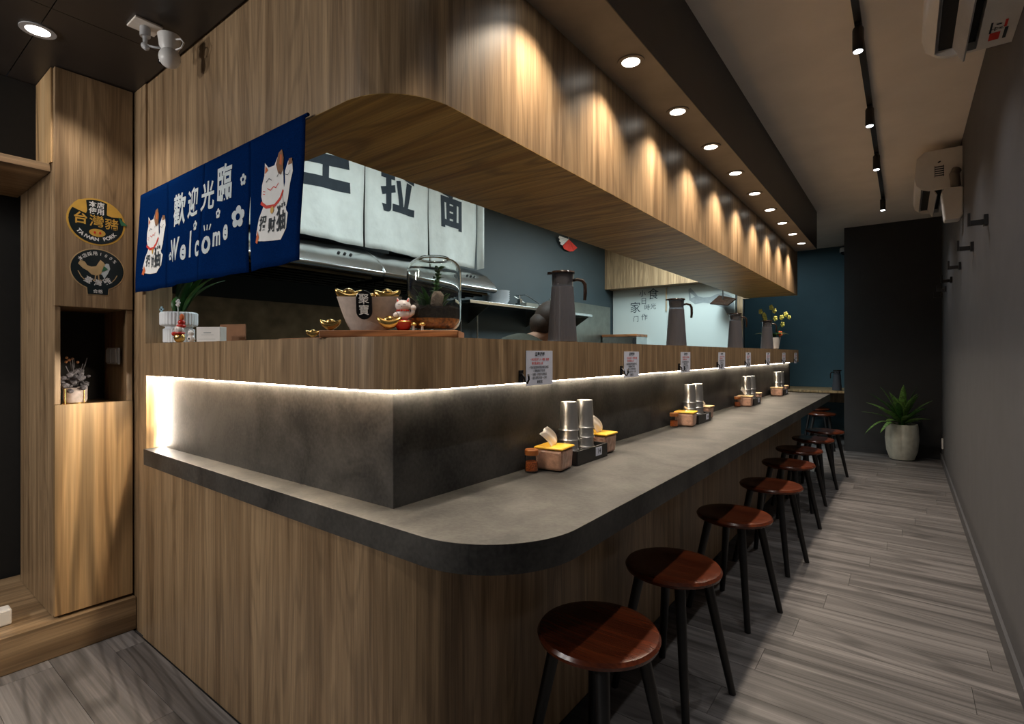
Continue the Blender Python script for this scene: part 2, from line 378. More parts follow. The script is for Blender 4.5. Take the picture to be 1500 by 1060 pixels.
# ------------------------------------------------------------------ bar base, countertop, splash, ledge
bar = thing('bar_counter', 'oak-laminate bar front with rounded corner and dark recessed toe kick', 'bar')
RB = .22
po = [(-2.58, .82)]+arc(-.86-RB, .82+RB, RB, -90, 0)+[(-.86, 6.1)]
pi = [(-1.10, 6.1), (-1.10, 1.02), (-2.58, 1.02)]
bm = B(); prism(bm, po+pi, .05, .73); obj('front_panel', bm, 'wood_v', bar)
pk = [(-2.58, .82)]+arc(-.86-RB, .82+RB, RB, -90, -3)+[(-.90, 1.06)]
bm = B(); prism(bm, pk+[(-1.10, 1.06), (-1.10, 1.02), (-2.58, 1.02)], 0, .05); obj('corner_panel', bm, 'wood_v', bar)
bm = B(); box(bm, -1.0, -.90, 1.061, 6.08, -.007, .049); obj('toe_kick', bm, 'black', bar)
RC = .25
ct = [(-2.58, .82)]+arc(-.605-RC, .80+RC, RC, -90, 0, 20)+[(-.605, 6.15)]
ct = [(-2.58, .822), (-1.6, .806)]+ct[1:]
bm = B(); prism(bm, ct+[(-1.14, 6.15), (-1.14, .96), (-2.58, .96)], .73, .796)
tag(obj('countertop', bm, 'stone', bevel=.002), 'long slate-grey stone countertop wrapping round the bar with rounded corner', 'countertop')
sp = thing('splashback', 'dark slate panel standing between countertop and oak ledge', 'splashback')
bm = B(); box(bm, -2.58, -1.066, .897, .957, .796, 1.096); obj('slate_panel', bm, 'stone', sp)
for ya, yb in ((.898, 2.62), (2.622, 4.66), (4.662, 6.74)):
    bm = B(); box(bm, -1.125, -1.065, ya if ya > 1 else .8975, yb, .796, 1.096); obj('slate_panel', bm, 'stone', sp)
RL = .17
lo = [(-2.58, .83)]+arc(-.97-RL, .83+RL, RL, -90, 0)+[(-.97, 6.7)]
li = [(-1.27, 6.7), (-1.27, 1.13), (-2.58, 1.13)]
lg = thing('serving_ledge', 'thick oak serving ledge with rounded corner running above the slate splash', 'ledge')
bm = B(); prism(bm, lo+li, 1.108, 1.244); obj('ledge_body', bm, 'wood_v', lg)
bm = B(); box(bm, -2.565, -1.06, .884, .893, 1.098, 1.106); box(bm, -1.061, -1.052, .884, 6.66, 1.098, 1.106); obj('light_strip', bm, 'led', lg, label='glowing warm white strip')
bm = B(); box(bm, -2.579, -2.569, .884, .896, .80, 1.094)
tag(obj('vertical_light_strip', bm, 'led_v'), 'glowing vertical white strip at the left end of the slate splash', 'light')
bm = B(); box(bm, -2.5795, -2.5765, .831, .882, .797, 1.107); obj('lit_jamb_panel', bm, 'wood_warm', lg)  # jamb face coloured as if lit warm by the strips

l = area('light_source', (-1.80, .873, 1.095), P_PROFILE, (1, .86, .66), 1.5, .01, lg); l.rotation_euler = Vector((0, -.98, -.18)).to_track_quat('-Z', 'Y').to_euler()
# ------------------------------------------------------------------ downlights
def downlight(x, y, z, label, power, col, size, blend, group, r=.042):
    t = thing('downlight', label, 'downlight', (x, y, z), 0, group)
    bm = B(); lathe(bm, [(r*1.25, -.004), (r*1.25, -.0005), (r*.85, -.0005), (r*.85, -.004), (r*1.25, -.004)], 28, cap=False); obj('trim_ring', bm, 'grey_plastic' if r != .042 else 'beam', t, smooth='auto')
    bm = B(); lathe(bm, [(r*.84, -.003), (r*.84, -.0008)], 28); obj('lens', bm, 'lamp', t)
    if power: spot('light_source', (0, 0, -.012), power, col, size, blend, t, radius=.025)
    return t
orden = ['nearest', 'second nearest', 'third nearest', 'fourth nearest', 'fifth nearest', 'sixth nearest', 'seventh nearest', 'third farthest', 'second farthest', 'farthest']
for k in range(10):
    downlight(-.862, 1.391+.5277*k, 2.35, ('small round downlight under the beam above the bar, just out of the photo' if k == 0 else '%s of the round downlights seen under the dark beam' % ['', 'nearest', 'second nearest', 'third nearest', 'fourth nearest', 'middle (fifth)', 'fourth farthest', 'third farthest', 'second farthest', 'farthest'][k]), P_DOWN, WARM, 114, 1.0, 'downlights under the beam')
downlight(-.862, .864, 2.35, 'small round downlight at the near end of the dark beam, above the rounded corner', P_DOWN*1.3, WARM, 46, 1.0, 'downlights under the beam')
downlight(-2.46, .462, 2.35, 'larger bright round downlight in the entrance ceiling near the tall cabinet', P_ENTRY, NEUT, 120, .5, 'entrance downlights', .041)
downlight(-1.5, -.45, 2.35, 'added round fill downlight behind the viewpoint, right of the cabinet', P_ENTRY*1.3, NEUT, 130, .5, 'entrance downlights', .058)  # unseen downlight added to brighten the bar front
for k, (gx, gy, gz) in enumerate(((-2.85, -1.3, 2.0), (-2.15, -1.55, 2.05))):  # unseen fill lights added to brighten the bar front
    t = thing('fill_light', '%s added fill light on a cord in the entrance area behind the viewpoint' % ['left', 'right'][k], 'lamp', (gx, gy, 2.35), 0, 'added fill lights')
    bm = B(); tube(bm, [(0, 0, -.001), (0, 0, gz-2.35+.07)], .004, 8); obj('cord', bm, 'black', t)
    bm = B(); lathe(bm, [(.02, gz-2.35+.055), (.03, gz-2.35+.058), (.03, gz-2.35+.075)], 20); obj('cap', bm, 'black', t)
    l = bpy.data.lights.new('light_source', 'POINT'); l.energy = P_FILL; l.color = (1, .96, .91); l.shadow_soft_size = .07
    lo2 = bpy.data.objects.new('light_source', l); C.objects.link(lo2); lo2.location = (0, 0, gz-2.35-.02); lo2.parent = t
# kitchen panel lamps
for xx, yy, nm in ((-2.05, 2.0, 'nearest'), (-2.05, 4.1, 'middle'), (-2.1, 5.9, 'farthest')):
    t = thing('ceiling_panel_lamp', '%s flat kitchen ceiling lamp hidden above the bulkhead' % nm, 'lamp', (xx, yy, 2.76), 0, 'kitchen lamps')
    bm = B(); box(bm, -.27, .27, -.57, .57, -.03, 0); obj('housing', bm, 'white', t)
    bm = B(); box(bm, -.25, .25, -.55, .55, -.034, -.031); obj('diffuser', bm, 'lamp_panel', t)

t = thing('ceiling_panel_lamp', 'added small flat fill lamp over the rear desk beyond the kitchen', 'lamp', (-1.5, 7.95, 2.76), 0, 'kitchen lamps')  # unseen lamp added to brighten the far teal wall and desk
bm = B(); box(bm, -.15, .15, -.15, .15, -.03, 0); obj('housing', bm, 'white', t)
bm = B(); box(bm, -.14, .14, -.14, .14, -.034, -.031); obj('diffuser', bm, 'lamp_panel', t)
area('light_source', (-1.5, 7.95, 2.71), 4.0, COOL, .25, .25)
# ------------------------------------------------------------------ track lights
TX = -.176
tr = thing('lighting_track', 'thin black lighting track running along the pale main ceiling', 'track')
bm = B(); box(bm, TX-.014, TX+.014, .4, 6.45, 2.735, 2.76); obj('rail', bm, 'black', tr)
tl = None
for k, (yy, nm) in enumerate(((.95, 'first, out of the photo above the viewpoint,'), (1.93, 'second, just out of the photo,'), (2.92, 'nearest visible'), (3.92, 'second visible'), (4.88, 'third visible'), (6.30, 'farthest'))):
    lb = '%s black cylindrical spotlight on the ceiling track' % nm
    if tl is None:
        tl = thing('track_spotlight', lb, 'spotlight', (TX, yy, 2.735), 0, 'track spotlights')
        bm = B(); box(bm, -.012, .012, -.04, .04, -.012, 0); obj('adapter', bm, 'black', tl)
        bm = B(); lathe(bm, [(.02, -.012), (.02, -.012), (.023, -.02), (.023, -.115), (.021, -.12)], 20); obj('barrel', bm, 'black', tl, smooth='auto')
        bm = B(); lathe(bm, [(.0185, -.1235), (.0185, -.1205)], 20); obj('lens', bm, 'lamp_cool', tl)
        t = tl
    else: t = dup(tl, (TX, yy, 2.735), label=lb)
for k, yy in enumerate((.95, 1.93, 2.92, 3.92, 4.88, 6.30)):
    spot('light_source', (TX, yy, 2.600), P_TRACK*(.8 if k > 4 else 1), (1, .96, .91), 116, 1.0, direction=(0, 0, -1), radius=.016)
# dome camera far
t = thing('dome_camera', 'small white dome camera high on the far teal wall beside the dark block', 'camera', (-.70, 8.84, 2.66))
bm = B(); lathe(bm, [(.055, .0), (.055, .04), (.05, .06)], 24); obj('mount', bm, 'white', t, smooth='auto')
bm = B(); ball(bm, (0, 0, 0), .045); obj('dome', bm, 'black_gloss', t, smooth=True)
bm = B(); box(bm, -.01, .01, 0, .058, .03, .05); obj('bracket', bm, 'white', t)

# ------------------------------------------------------------------ tall cabinet on the left
cb = thing('tall_cabinet', 'tall oak cabinet with two doors and open niche on wooden plinth', 'cabinet', (-2.707, .559, .14))
def cbx(name, x0, x1, y0, y1, z0, z1, mat, parent=cb, bevel=.0015, label=None):
    bm = B(); box(bm, x0+2.707, x1+2.707, y0-.559, y1-.559, z0-.14, z1-.14); return obj(name, bm, mat, parent, bevel=bevel, label=label)
cbx('upper_door', -2.727, -2.707, .559, .822, 1.392, 2.347, 'wood_v')
cbx('lower_door', -2.727, -2.707, .559, .822, .150, .995, 'wood_warm')  # door's warmer tone carries the strip's light in its colour
cbx('side_panel', -3.30, -2.728, .559, .577, .141, 2.347, 'wood_v')
cbx('side_panel', -3.30, -2.728, .808, .826, .141, 2.347, 'wood_v')
cbx('shelf', -3.29, -2.729, .578, .807, .970, .988, 'wood_v'); cbx('shelf', -3.29, -2.729, .578, .807, 1.392, 1.41, 'wood_v')
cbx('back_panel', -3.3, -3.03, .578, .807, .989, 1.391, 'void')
cbx('face_frame', -2.728, -2.712, .559, .578, .996, 1.391, 'wood_v'); cbx('face_frame', -2.728, -2.712, .8, .8225, .996, 1.391, 'wood_v')
# plinth platform with neighbouring unit
pl = thing('plinth', 'low oak platform step beneath the tall cabinet', 'platform')
bm = B(); box(bm, -3.4, -2.683, -1.5, .827, 0, .115); obj('front_board', bm, 'wood_y', pl)
bm = B(); box(bm, -3.4, -2.683, -1.5, .827, .115, .138); obj('top_board', bm, 'wood_y', pl, bevel=.001)
ab = thing('overhead_cupboard', 'oak bridge shelf and cupboard joining the tall cabinet at upper left', 'cupboard')
bm = B(); box(bm, -3.35, -2.76, -.6, .557, 1.937, 1.968); obj('bridge_shelf', bm, 'wood_y', ab)
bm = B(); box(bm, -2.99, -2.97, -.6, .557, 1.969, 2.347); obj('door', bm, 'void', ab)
bm = B(); box(bm, -2.969, -2.7295, .5515, .5575, 1.969, 2.347); obj('lit_side_panel', bm, 'wood_warm', ab)  # lit upper part of the cabinet side, painted as a warmer board
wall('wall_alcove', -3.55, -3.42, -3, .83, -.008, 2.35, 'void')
bm = B(); box(bm, -2.86, -2.80, .33, .45, .139, .20); tag(obj('socket_box', bm, 'white', bevel=.006), 'small white socket box on the platform left of the cabinet', 'socket')
# switch in niche
sw = thing('switch_plate', 'two-gang grey switch plate on the inner wall of the niche', 'switch', (-2.86, .8, 1.19))
bm = B(); box(bm, -.075, .075, -.010, -.0005, -.037, .037); obj('plate', bm, 'grey_plastic', sw, bevel=.003)
for s in (-.036, .036):
    bm = B(); box(bm, s-.031, s+.031, -.016, -.0105, -.030, .030); obj('rocker', bm, 'grey_plastic', sw, bevel=.002)
# dried flower pot
df = thing('dried_flower_pot', 'dark dried flower arrangement in a marbled pot with gold stand inside the niche', 'flowers', (-2.80, .645, .9885))
bm = B(); lathe(bm, [(.036, .008), (.04, .02), (.041, .07), (.037, .07), (.036, .03)], 28); obj('pot', bm, 'marble', df, smooth='auto')
bm = B(); lathe(bm, [(.043, 0), (.043, .007)], 28)
for a in range(4): tube(bm, [(.0435*math.cos(a*PI/2+.5), .0435*math.sin(a*PI/2+.5), 0), (.0435*math.cos(a*PI/2+.5), .0435*math.sin(a*PI/2+.5), .078)], .0018, 6)
obj('gold_stand', bm, 'gold', df)
bm = B(); rr = random.Random(3)
for k in range(55):
    a = rr.uniform(0, 2*PI); r_ = rr.uniform(0, .065); h = rr.uniform(.075, .15)-r_*.5
    c = (r_*math.cos(a), max(-.06, r_*math.sin(a)), h); ball(bm, c, rr.uniform(.008, .016), (1, 1, .8), 1)
obj('dried_blooms', bm, 'dried', df, kind='stuff')
bm = B()
for k in range(7):
    a = rr.uniform(0, 2*PI); tube(bm, [(0, 0, .06), (.02*math.cos(a), .02*math.sin(a), .12), (.045*math.cos(a), .04*math.sin(a), rr.uniform(.16, .2))], .0015, 5)
obj('twigs', bm, 'dried', df)
bm = B()
for k in range(6): ball(bm, (.01+rr.uniform(-.02, .02), -.01+rr.uniform(-.02, .02), .185+rr.uniform(-.01, .01)), .006, sub=1)
obj('orange_berries', bm, 'print_brown', df, label='orange-brown berries')

# stickers on the cabinet door (surface at X=-2.707, facing +X): u = Y, v = Z
def cabmap(u, v, h): return Vector((-2.707+h*1.0, u, v))
def arc_text(d, s, cu, cv, rx, ry, a0, a1, size, off, top=True, sx=1, h=.004):
    n = len(s)
    for i, ch in enumerate(s):
        a = math.radians(a0+(a1-a0)*(i+.5)/n)
        u, v = cu+rx*math.cos(a), cv+ry*math.sin(a)
        tx, ty = -rx*math.sin(a), ry*math.cos(a)
        if a1 < a0: tx, ty = -tx, -ty
        d.text(ch, u, v, size, sx, off, h, math.atan2(ty, tx))
st = thing('round_sticker', 'upper oval black and gold pork sticker on the cabinet door', 'sticker')
cu, cv = .694, 1.752
Deco(cabmap).poly(ell(cu, cv, .100, .098, 40), .0008).done('gold_rim', 'print_gold', st)
Deco(cabmap).poly(ell(cu, cv, .093, .091, 40), .0016).done('black_face', 'sticker_black', st)
d = Deco(cabmap); d.poly([(cu-.084, cv+.048), (cu-.06, cv+.038), (cu-.036, cv+.030), (cu-.032, cv+.042), (cu-.036, cv+.088), (cu-.06, cv+.082), (cu-.076, cv+.066)], .0022)
d.poly([(cu+.036, cv+.084), (cu+.034, cv+.036), (cu+.05, cv+.030), (cu+.09, cv+.034), (cu+.082, cv+.052), (cu+.064, cv+.070)], .0024); d.poly(ell(cu+.002, cv-.045, .028, .0165, 24), .0024)
d.text('台', cu-.054, cv+.004, .050, 1, .022, .0026); d.text('灣', cu, cv+.0, .052, 1, .006, .0026); d.text('豬', cu+.052, cv-.004, .050, 1, .008, .0026); d.done('gold_print', 'print_gold', st, kind='stuff')
d = Deco(cabmap); d.text('本店', cu, cv+.07, .027, 1, .02, .0024); d.text('使用', cu, cv+.043, .027, 1, .02, .0024)
arc_text(d, 'TAIWAN PORK', cu, cv, .076, .073, 213, 327, .0205, .03, h=.0024); d.done('white_print', 'print_white', st, kind='stuff')
d = Deco(cabmap); d.poly(ell(cu-.007, cv-.045, .004, .0055, 12), .0034); d.poly(ell(cu+.011, cv-.045, .004, .0055, 12), .0034); d.done('snout_print', 'print_red', st)
Deco(cabmap).poly([(cu+.075, cv+.035), (cu+.108, cv+.004), (cu+.085, cv+.0)], .0034).done('green_leaf_print', 'print_green', st)
st = thing('round_sticker', 'lower oval black chicken sticker on the cabinet door', 'sticker')
cu, cv = .698, 1.553
d = Deco(cabmap); d.poly(ell(cu, cv, .094, .088, 40), .0008); d.poly([(cu-.037, cv-.107), (cu+.037, cv-.107), (cu+.04, cv-.07), (cu-.04, cv-.07)], .0007); d.done('pale_rim', 'tan_print', st)
d = Deco(cabmap); d.poly(ell(cu, cv, .090, .084, 40), .0016); d.poly([(cu-.034, cv-.104), (cu+.034, cv-.104), (cu+.037, cv-.07), (cu-.037, cv-.07)], .0015); d.done('black_face', 'sticker_black', st)
d = Deco(cabmap); arc_text(d, '本店採用100%', cu, cv, .072, .066, 150, 30, .0175, .01, h=.0024)
arc_text(d, '臺灣雞', cu, cv, .062, .056, 222, 318, .029, .008, h=.0024); d.text('合格', cu, cv-.092, .017, 1, .01, .0024); d.done('white_print', 'print_white', st, kind='stuff')
d = Deco(cabmap)
d.poly([(cu-.058, cv+.034), (cu-.066, cv+.018), (cu-.05, cv+.0), (cu-.035, cv-.008), (cu-.022, cv-.022), (cu-.006, cv-.026), (cu+.010, cv-.018), (cu+.018, cv+.0), (cu+.020, cv+.018), (cu+.026, cv+.022), (cu+.018, cv+.034), (cu+.008, cv+.042), (cu+.002, cv+.030), (cu-.006, cv+.014), (cu-.022, cv+.010), (cu-.036, cv+.014), (cu-.044, cv+.028)], .0024)
d.stroke([(cu-.008, cv-.024), (cu-.01, cv-.045), (cu-.016, cv-.047)], .004, .0024).stroke([(cu+.002, cv-.024), (cu+.003, cv-.042), (cu+.012, cv-.044)], .004, .0024)
d.stroke([(cu-.066, cv-.012), (cu-.055, cv-.035), (cu-.045, cv-.045)], .003, .0024).stroke([(cu+.066, cv-.018), (cu+.058, cv-.035), (cu+.05, cv-.045)], .003, .0024).done('rooster_print', 'tan_print', st)
Deco(cabmap).poly([(cu+.01, cv+.012), (cu+.03, cv+.03), (cu+.038, cv+.028), (cu+.042, cv+.008), (cu+.034, cv-.014), (cu+.022, cv-.036), (cu+.014, cv-.02), (cu+.006, cv-.018)], .0020).done('hen_print', 'print_grey', st)
Deco(cabmap).poly([(cu+.02, cv+.018), (cu+.034, cv+.006), (cu+.024, cv-.002), (cu+.012, cv-.008)], .0028).done('feather_print', 'print_green', st)

# ------------------------------------------------------------------ near navy noren
nv = thing('navy_noren', 'navy split cloth banner with two lucky cats and welcome writing hung over the bar front', 'banner')
def nmap(u, v, h):
    t = max(0, min(1, (1.87-v)/.41))
    y = .824-.006-.016*t*(.6+.4*math.sin(u*9+1))-.006*t*math.sin(u*31+v*4)
    return Vector((u-.012*t*math.sin(v*9), y-h, v))
edges = [-2.60, -2.305, -1.979, -1.652, -1.345]
for i in range(4):
    x0, x1 = edges[i], edges[i+1]; bm = B(); nu, nvv = 14, 18; g = [[None]*(nvv+1) for _ in range(nu+1)]
    for a in range(nu+1):
        for b in range(nvv+1):
            t = b/nvv; v = 1.872-t*.412; sh = max(0, t-.35)/.65
            xx0 = x0+(.007*sh if i == 3 else 0)-(0.006*t if i == 0 else 0); xx1 = x1-(.012*math.sin(min(1, sh*1.3)*PI*.6) if i == 2 else .001*sh)+(.012*t if i == 3 else 0)
            g[a][b] = bm.verts.new(nmap(xx0+(xx1-xx0)*a/nu, v, 0))
    for a in range(nu):
        for b in range(nvv): bm.faces.new((g[a][b], g[a+1][b], g[a+1][b+1], g[a][b+1]))
    obj('cloth_panel', bm, 'navy', nv, smooth=True, solid=.0016)
bm = B(); tube(bm, [(-2.595, .822, 1.872), (-1.337, .822, 1.872)], .005, 8); obj('hanging_rod', bm, 'navy', nv)
def catprint(cx, z0, wdt, hgt):
    U = lambda x: cx+(x-.5)*wdt
    V = lambda y: z0+y*hgt
    def P(L): return [(U(x), V(y)) for x, y in L]
    d = Deco(nmap, .025)
    d.poly(P([(.12, .04), (.05, .12), (.12, .3), (.22, .42), (.15, .55), (.15, .68), (.2, .78), (.2, .93), (.3, .86), (.45, .86), (.58, .98), (.67, .97), (.70, .78), (.73, .62), (.78, .5), (.86, .3), (.92, .26), (.88, .1), (.7, .0), (.3, .02)]), .0022)
    d.poly(P([(.68, .42), (.78, .62), (.76, .74), (.84, .84), (.95, .82), (.98, .7), (.93, .58), (.9, .42), (.86, .34), (.72, .34)]), .0023); d.done('cat_print', 'print_white', nv)
    d = Deco(nmap, .025); d.poly(P([(.5, .86), (.57, .98), (.66, 1.0), (.71, .9), (.70, .76), (.64, .72), (.56, .76)]), .0031); d.poly(P([(.85, .79), (.86, .86), (.95, .85), (.95, .79)]), .0031); d.done('brown_patch_print', 'print_brown', nv)
    d = Deco(nmap, .025); d.poly(P([(.22, .80), (.23, .89), (.30, .83)]), .0032); d.poly(P([(.60, .85), (.62, .95), (.66, .94), (.67, .82)]), .0038); d.poly(P([(.04, .03), (.10, .16), (.15, .08), (.1, .01)]), .0032); d.done('ear_print', 'print_orange', nv, kind='stuff')
    d = Deco(nmap, .025); d.stroke(P([(.17, .47), (.3, .41), (.5, .40), (.66, .46), (.73, .53)]), .010*wdt/.22, .0032); d.stroke(P([(.30, .62), (.38, .59), (.45, .62), (.52, .6), (.58, .64)]), .0025, .0032); d.stroke(P([(.2, .6), (.25, .59)]), .002, .0032); d.stroke(P([(.2, .57), (.25, .56)]), .002, .0032); d.done('red_collar_print', 'print_red', nv)
    Deco(nmap).poly([(U(.45)+a, V(.36)+b) for a, b in ell(0, 0, .009, .011, 14)], .0038).done('bell_print', 'print_gold', nv)
    d = Deco(nmap, .025); d.stroke(P([(.26, .70), (.33, .73), (.4, .70)]), .0022, .0032); d.stroke(P([(.54, .72), (.6, .76), (.66, .73)]), .0022, .0032); d.stroke(P([(.72, .5), (.78, .38), (.84, .36)]), .002, .0036)
    d.stroke(P([(.79, .7), (.86, .68), (.92, .72)]), .0016, .0036)
    d.text('招', U(.24), V(.22), .048*wdt/.22, .8, .02, .0036); d.text('财', U(.46), V(.18), .048*wdt/.22, .8, .02, .0036); d.text('猫', U(.72), V(.22), .085*wdt/.22, .8, .02, .0036); d.done('ink_print', 'ink', nv, kind='stuff')
catprint(-2.435, 1.525, .23, .26)
catprint(-1.495, 1.535, .215, .265)
for ch, u, v, s in (('歡', -2.185, 1.735, .125), ('迎', -2.065, 1.742, .11), ('光', -1.945, 1.745, .105), ('臨', -1.825, 1.765, .13)): Deco(nmap, .03).text(ch, u, v, s, .88, .022, .0022).done('written_character', 'print_grey', nv)
for ch, u, v, s in (('W', -2.215, 1.592, .115), ('e', -2.13, 1.585, .11), ('l', -2.075, 1.595, .13), ('c', -2.0, 1.582, .11), ('o', -1.935, 1.588, .12), ('m', -1.87, 1.600, .095), ('e', -1.80, 1.612, .10)): Deco(nmap, .03).text(ch, u, v, s, .8, .03, .0022).done('written_letter', 'print_grey', nv)
def flower(d, cu, cv, r):
    for k in range(5):
        a = 2*PI*k/5+.3; d.poly(ell(cu+r*.62*math.cos(a), cv+r*.62*math.sin(a), r*.42, r*.42, 12), .0022+.0001*k)
for cu, cv, r in ((-2.03, 1.660, .018), (-1.865, 1.678, .017), (-1.725, 1.645, .036), (-1.70, 1.76, .019), (-2.27, 1.578, .016)):
    d = Deco(nmap); flower(d, cu, cv, r); d.done('flower_print', 'print_grey', nv)
    d = Deco(nmap); d.poly(ell(cu, cv, r*.32, r*.32, 12), .0034); d.done('flower_centre_print', 'navy', nv)
d = Deco(nmap)
for a in (-.02, 0, .02): d.stroke([(-1.935+a*.7, 1.632), (-1.935+a, 1.648)], .006, .0022)
d.done('paw_mark_print', 'print_grey', nv, kind='stuff')
d = Deco(nmap); d.poly(ell(-1.935, 1.592, .005, .005), .0034); d.done('paw_centre_print', 'navy', nv)

# ------------------------------------------------------------------ kitchen: white noren, range hood, shelf
wn = thing('white_noren', 'long white canvas banner with dark brush characters hanging above the range hoods', 'banner')
def wmap(u, v, h):
    t = max(0, min(1, (2.65-v)/.72))
    return Vector((-2.95+.018*t*math.sin(u*11)+.008*t*math.sin(u*29+v*7)+h, u, v))
we = [1.05, 1.645, 2.24, 2.835, 3.40]
for i in range(4):
    y0, y1 = we[i], we[i+1]; bm = B(); nu, nvv = 14, 18; g = [[None]*(nvv+1) for _ in range(nu+1)]
    for a in range(nu+1):
        for b in range(nvv+1):
            t = b/nvv; g[a][b] = bm.verts.new(wmap(y0+.006*t+(y1-y0-.014*t-.003)*a/nu, 2.66-t*.728, 0))
    for a in range(nu):
        for b in range(nvv): bm.faces.new((g[a][b], g[a+1][b], g[a+1][b+1], g[a][b+1]))
    obj('cloth_panel', bm, 'canvas', wn, smooth=True, solid=.002)
bm = B(); g = []
for k in range(9):
    t = k/8; g.append([bm.verts.new((-2.95+.05*math.sin(t*3), 3.405+.062*t, z)) for z in (1.925+.02*t, 2.2, 2.45, 2.66)])
for A, Bq in zip(g, g[1:]):
    for i in range(3): bm.faces.new((A[i], Bq[i], Bq[i+1], A[i+1]))
obj('folded_edge', bm, 'canvas', wn, smooth=True, solid=.002)
bm = B(); tube(bm, [(-2.95, 1.02, 2.665), (-2.95, 3.5, 2.665)], .012, 10); obj('hanging_rod', bm, 'leg', wn)
d = Deco(wmap, .05)
d.stroke([(1.76, 2.42), (2.09, 2.455)], .072, .003).stroke([(1.70, 2.275), (2.10, 2.30)], .072, .003).stroke([(1.935, 2.43), (1.93, 2.29)], .05, .0032)
d.done('brush_character', 'ink', wn)
for ch, u, v, s_, sx_ in (('手', 1.34, 2.36, .36, 1), ('拉', 2.53, 2.365, .37, .88), ('面', 3.085, 2.355, .345, .86)): Deco(wmap, .05).text(ch, u, v, s_, sx_, .036, .003).done('brush_character', 'ink', wn)
hd = None
hp = [(-3.48, 1.95), (-3.12, 1.95), (-3.02, 1.93), (-2.90, 1.865), (-2.82, 1.795), (-2.79, 1.745), (-2.80, 1.725), (-2.83, 1.72), (-2.95, 1.745), (-3.2, 1.80), (-3.48, 1.82)]
RM = Matrix(((1, 0, 0, 0), (0, 0, -1, 0), (0, 1, 0, 0), (0, 0, 0, 1)))  # (x,y,z)->(x,-z,y)
def hood(y0, y1, label):
    h = thing('range_hood', label, 'range hood', (0, 0, 0), 0, 'range hoods')
    bm = B(); prism(bm, hp, -y1, -y0, RM); obj('canopy', bm, 'steel', h, smooth='auto', bevel=.006)
    bm = B(); box(bm, -3.42, -2.86, y0+.05, y1-.05, 1.70, 1.722); 
    for k in range(5): tube(bm, [(-2.9-.1*k, y0+.08, 1.695), (-2.9-.1*k, y1-.08, 1.695)], .008, 6)
    obj('grease_filter', bm, 'steel_dark', h)
    bm = B(); box(bm, -3.3, -3.0, (y0+y1)/2-.15, (y0+y1)/2+.15, 1.951, 2.6); obj('duct', bm, 'steel_dull', h)
    n = Vector((.085, 0, .075)).normalized(); 
    for k in range(3):
        c = Vector((-2.868, y1-.30+.045*k, 1.842)); bm = B(); tube(bm, [c-n*.004, c+n*.006], .009, 12); obj('control_knob', bm, 'black', h)
    return h
hood(.96, 2.275, 'near stainless steel range hood behind the gold ingot bowl'); hood(2.28, 3.49, 'far stainless steel range hood ending beside the stacked bowls')
bm = B(); box(bm, -3.498, -3.488, .95, 3.6, .9, 1.56); tag(obj('stove_splash_panel', bm, 'steel_mid'), 'dull dark steel panel on the wall below the range hoods', 'wall panel')
bm = B(); box(bm, -3.498, -3.49, 5.4, 7.04, 1.1, 1.885); tag(obj('steel_wall_panel', bm, 'steel_dull'), 'grey-green steel panel on the kitchen wall right of the nearest jug', 'wall panel')
sh = thing('wall_shelf', 'long stainless steel wall shelf carrying white bowls', 'shelf')
bm = B(); box(bm, -3.497, -3.2, 3.6, 5.95, 1.672, 1.702); obj('shelf_board', bm, 'steel', sh, bevel=.002)
for yy in (3.9, 4.9, 5.9):
    bm = B(); prism(bm, [(-3.497, 1.671), (-3.22, 1.671), (-3.497, 1.50)], -yy-.002, -yy+.002, RM); obj('bracket', bm, 'steel_dull', sh)
for yy in (3.75, 4.0):
    bm = B(); tube(bm, [(-3.46, yy, .9), (-3.46, yy, 1.665)], .01, 8); tag(obj('steam_pipe', bm, 'steel'), '%s thin vertical steel pipe below the wall shelf' % ('left' if yy < 3.9 else 'right'), 'pipe')
def bowl(r, h):
    return [(r*.35, 0), (r*.4, .004), (r*.75, h*.35), (r, h), (r*.97, h), (r*.72, h*.4), (r*.3, .01)]
for k in range(5):
    bm = B(); lathe(bm, bowl(.105, .06), 32); tag(obj('bowl', bm, 'white_ceramic', smooth='auto', loc=(-3.36, 4.24, 1.703+.022*k)), '%s white bowl of the stack beside the range hood' % ['lowest', 'second lowest', 'middle', 'second highest', 'topmost'][k], 'bowl', 'stacked bowls')
for k, yy in enumerate((5.45, )):
    for q in range(2):
        bm = B(); lathe(bm, bowl(.145, .08), 32); tag(obj('bowl', bm, 'white_ceramic', smooth='auto', loc=(-3.345, yy, 1.703+.035*q)), ('lower' if q == 0 else 'upper')+' wide white bowl on the wall shelf behind the nearest jug', 'bowl', 'wide bowls')
rk = thing('wire_rack', 'small triangular steel wire rack on the wall shelf', 'rack', (-3.33, 4.70, 1.702))
bm = B(); box(bm, -.02, .02, -.17, -.13, 0, .09); tube(bm, [(.08, -.15, .13), (.08, .28, .005)], .005, 6); tube(bm, [(-.08, -.15, .13), (-.08, .28, .005)], .005, 6); tube(bm, [(-.08, -.15, .13), (.08, -.15, .13)], .005, 6); tube(bm, [(0, -.15, .0), (0, -.15, .13)], .006, 6); obj('frame', bm, 'steel', rk)
bm = B(); box(bm, -.075, .075, -.13, .10, .004, .05); obj('tray', bm, 'steel_dull', rk)
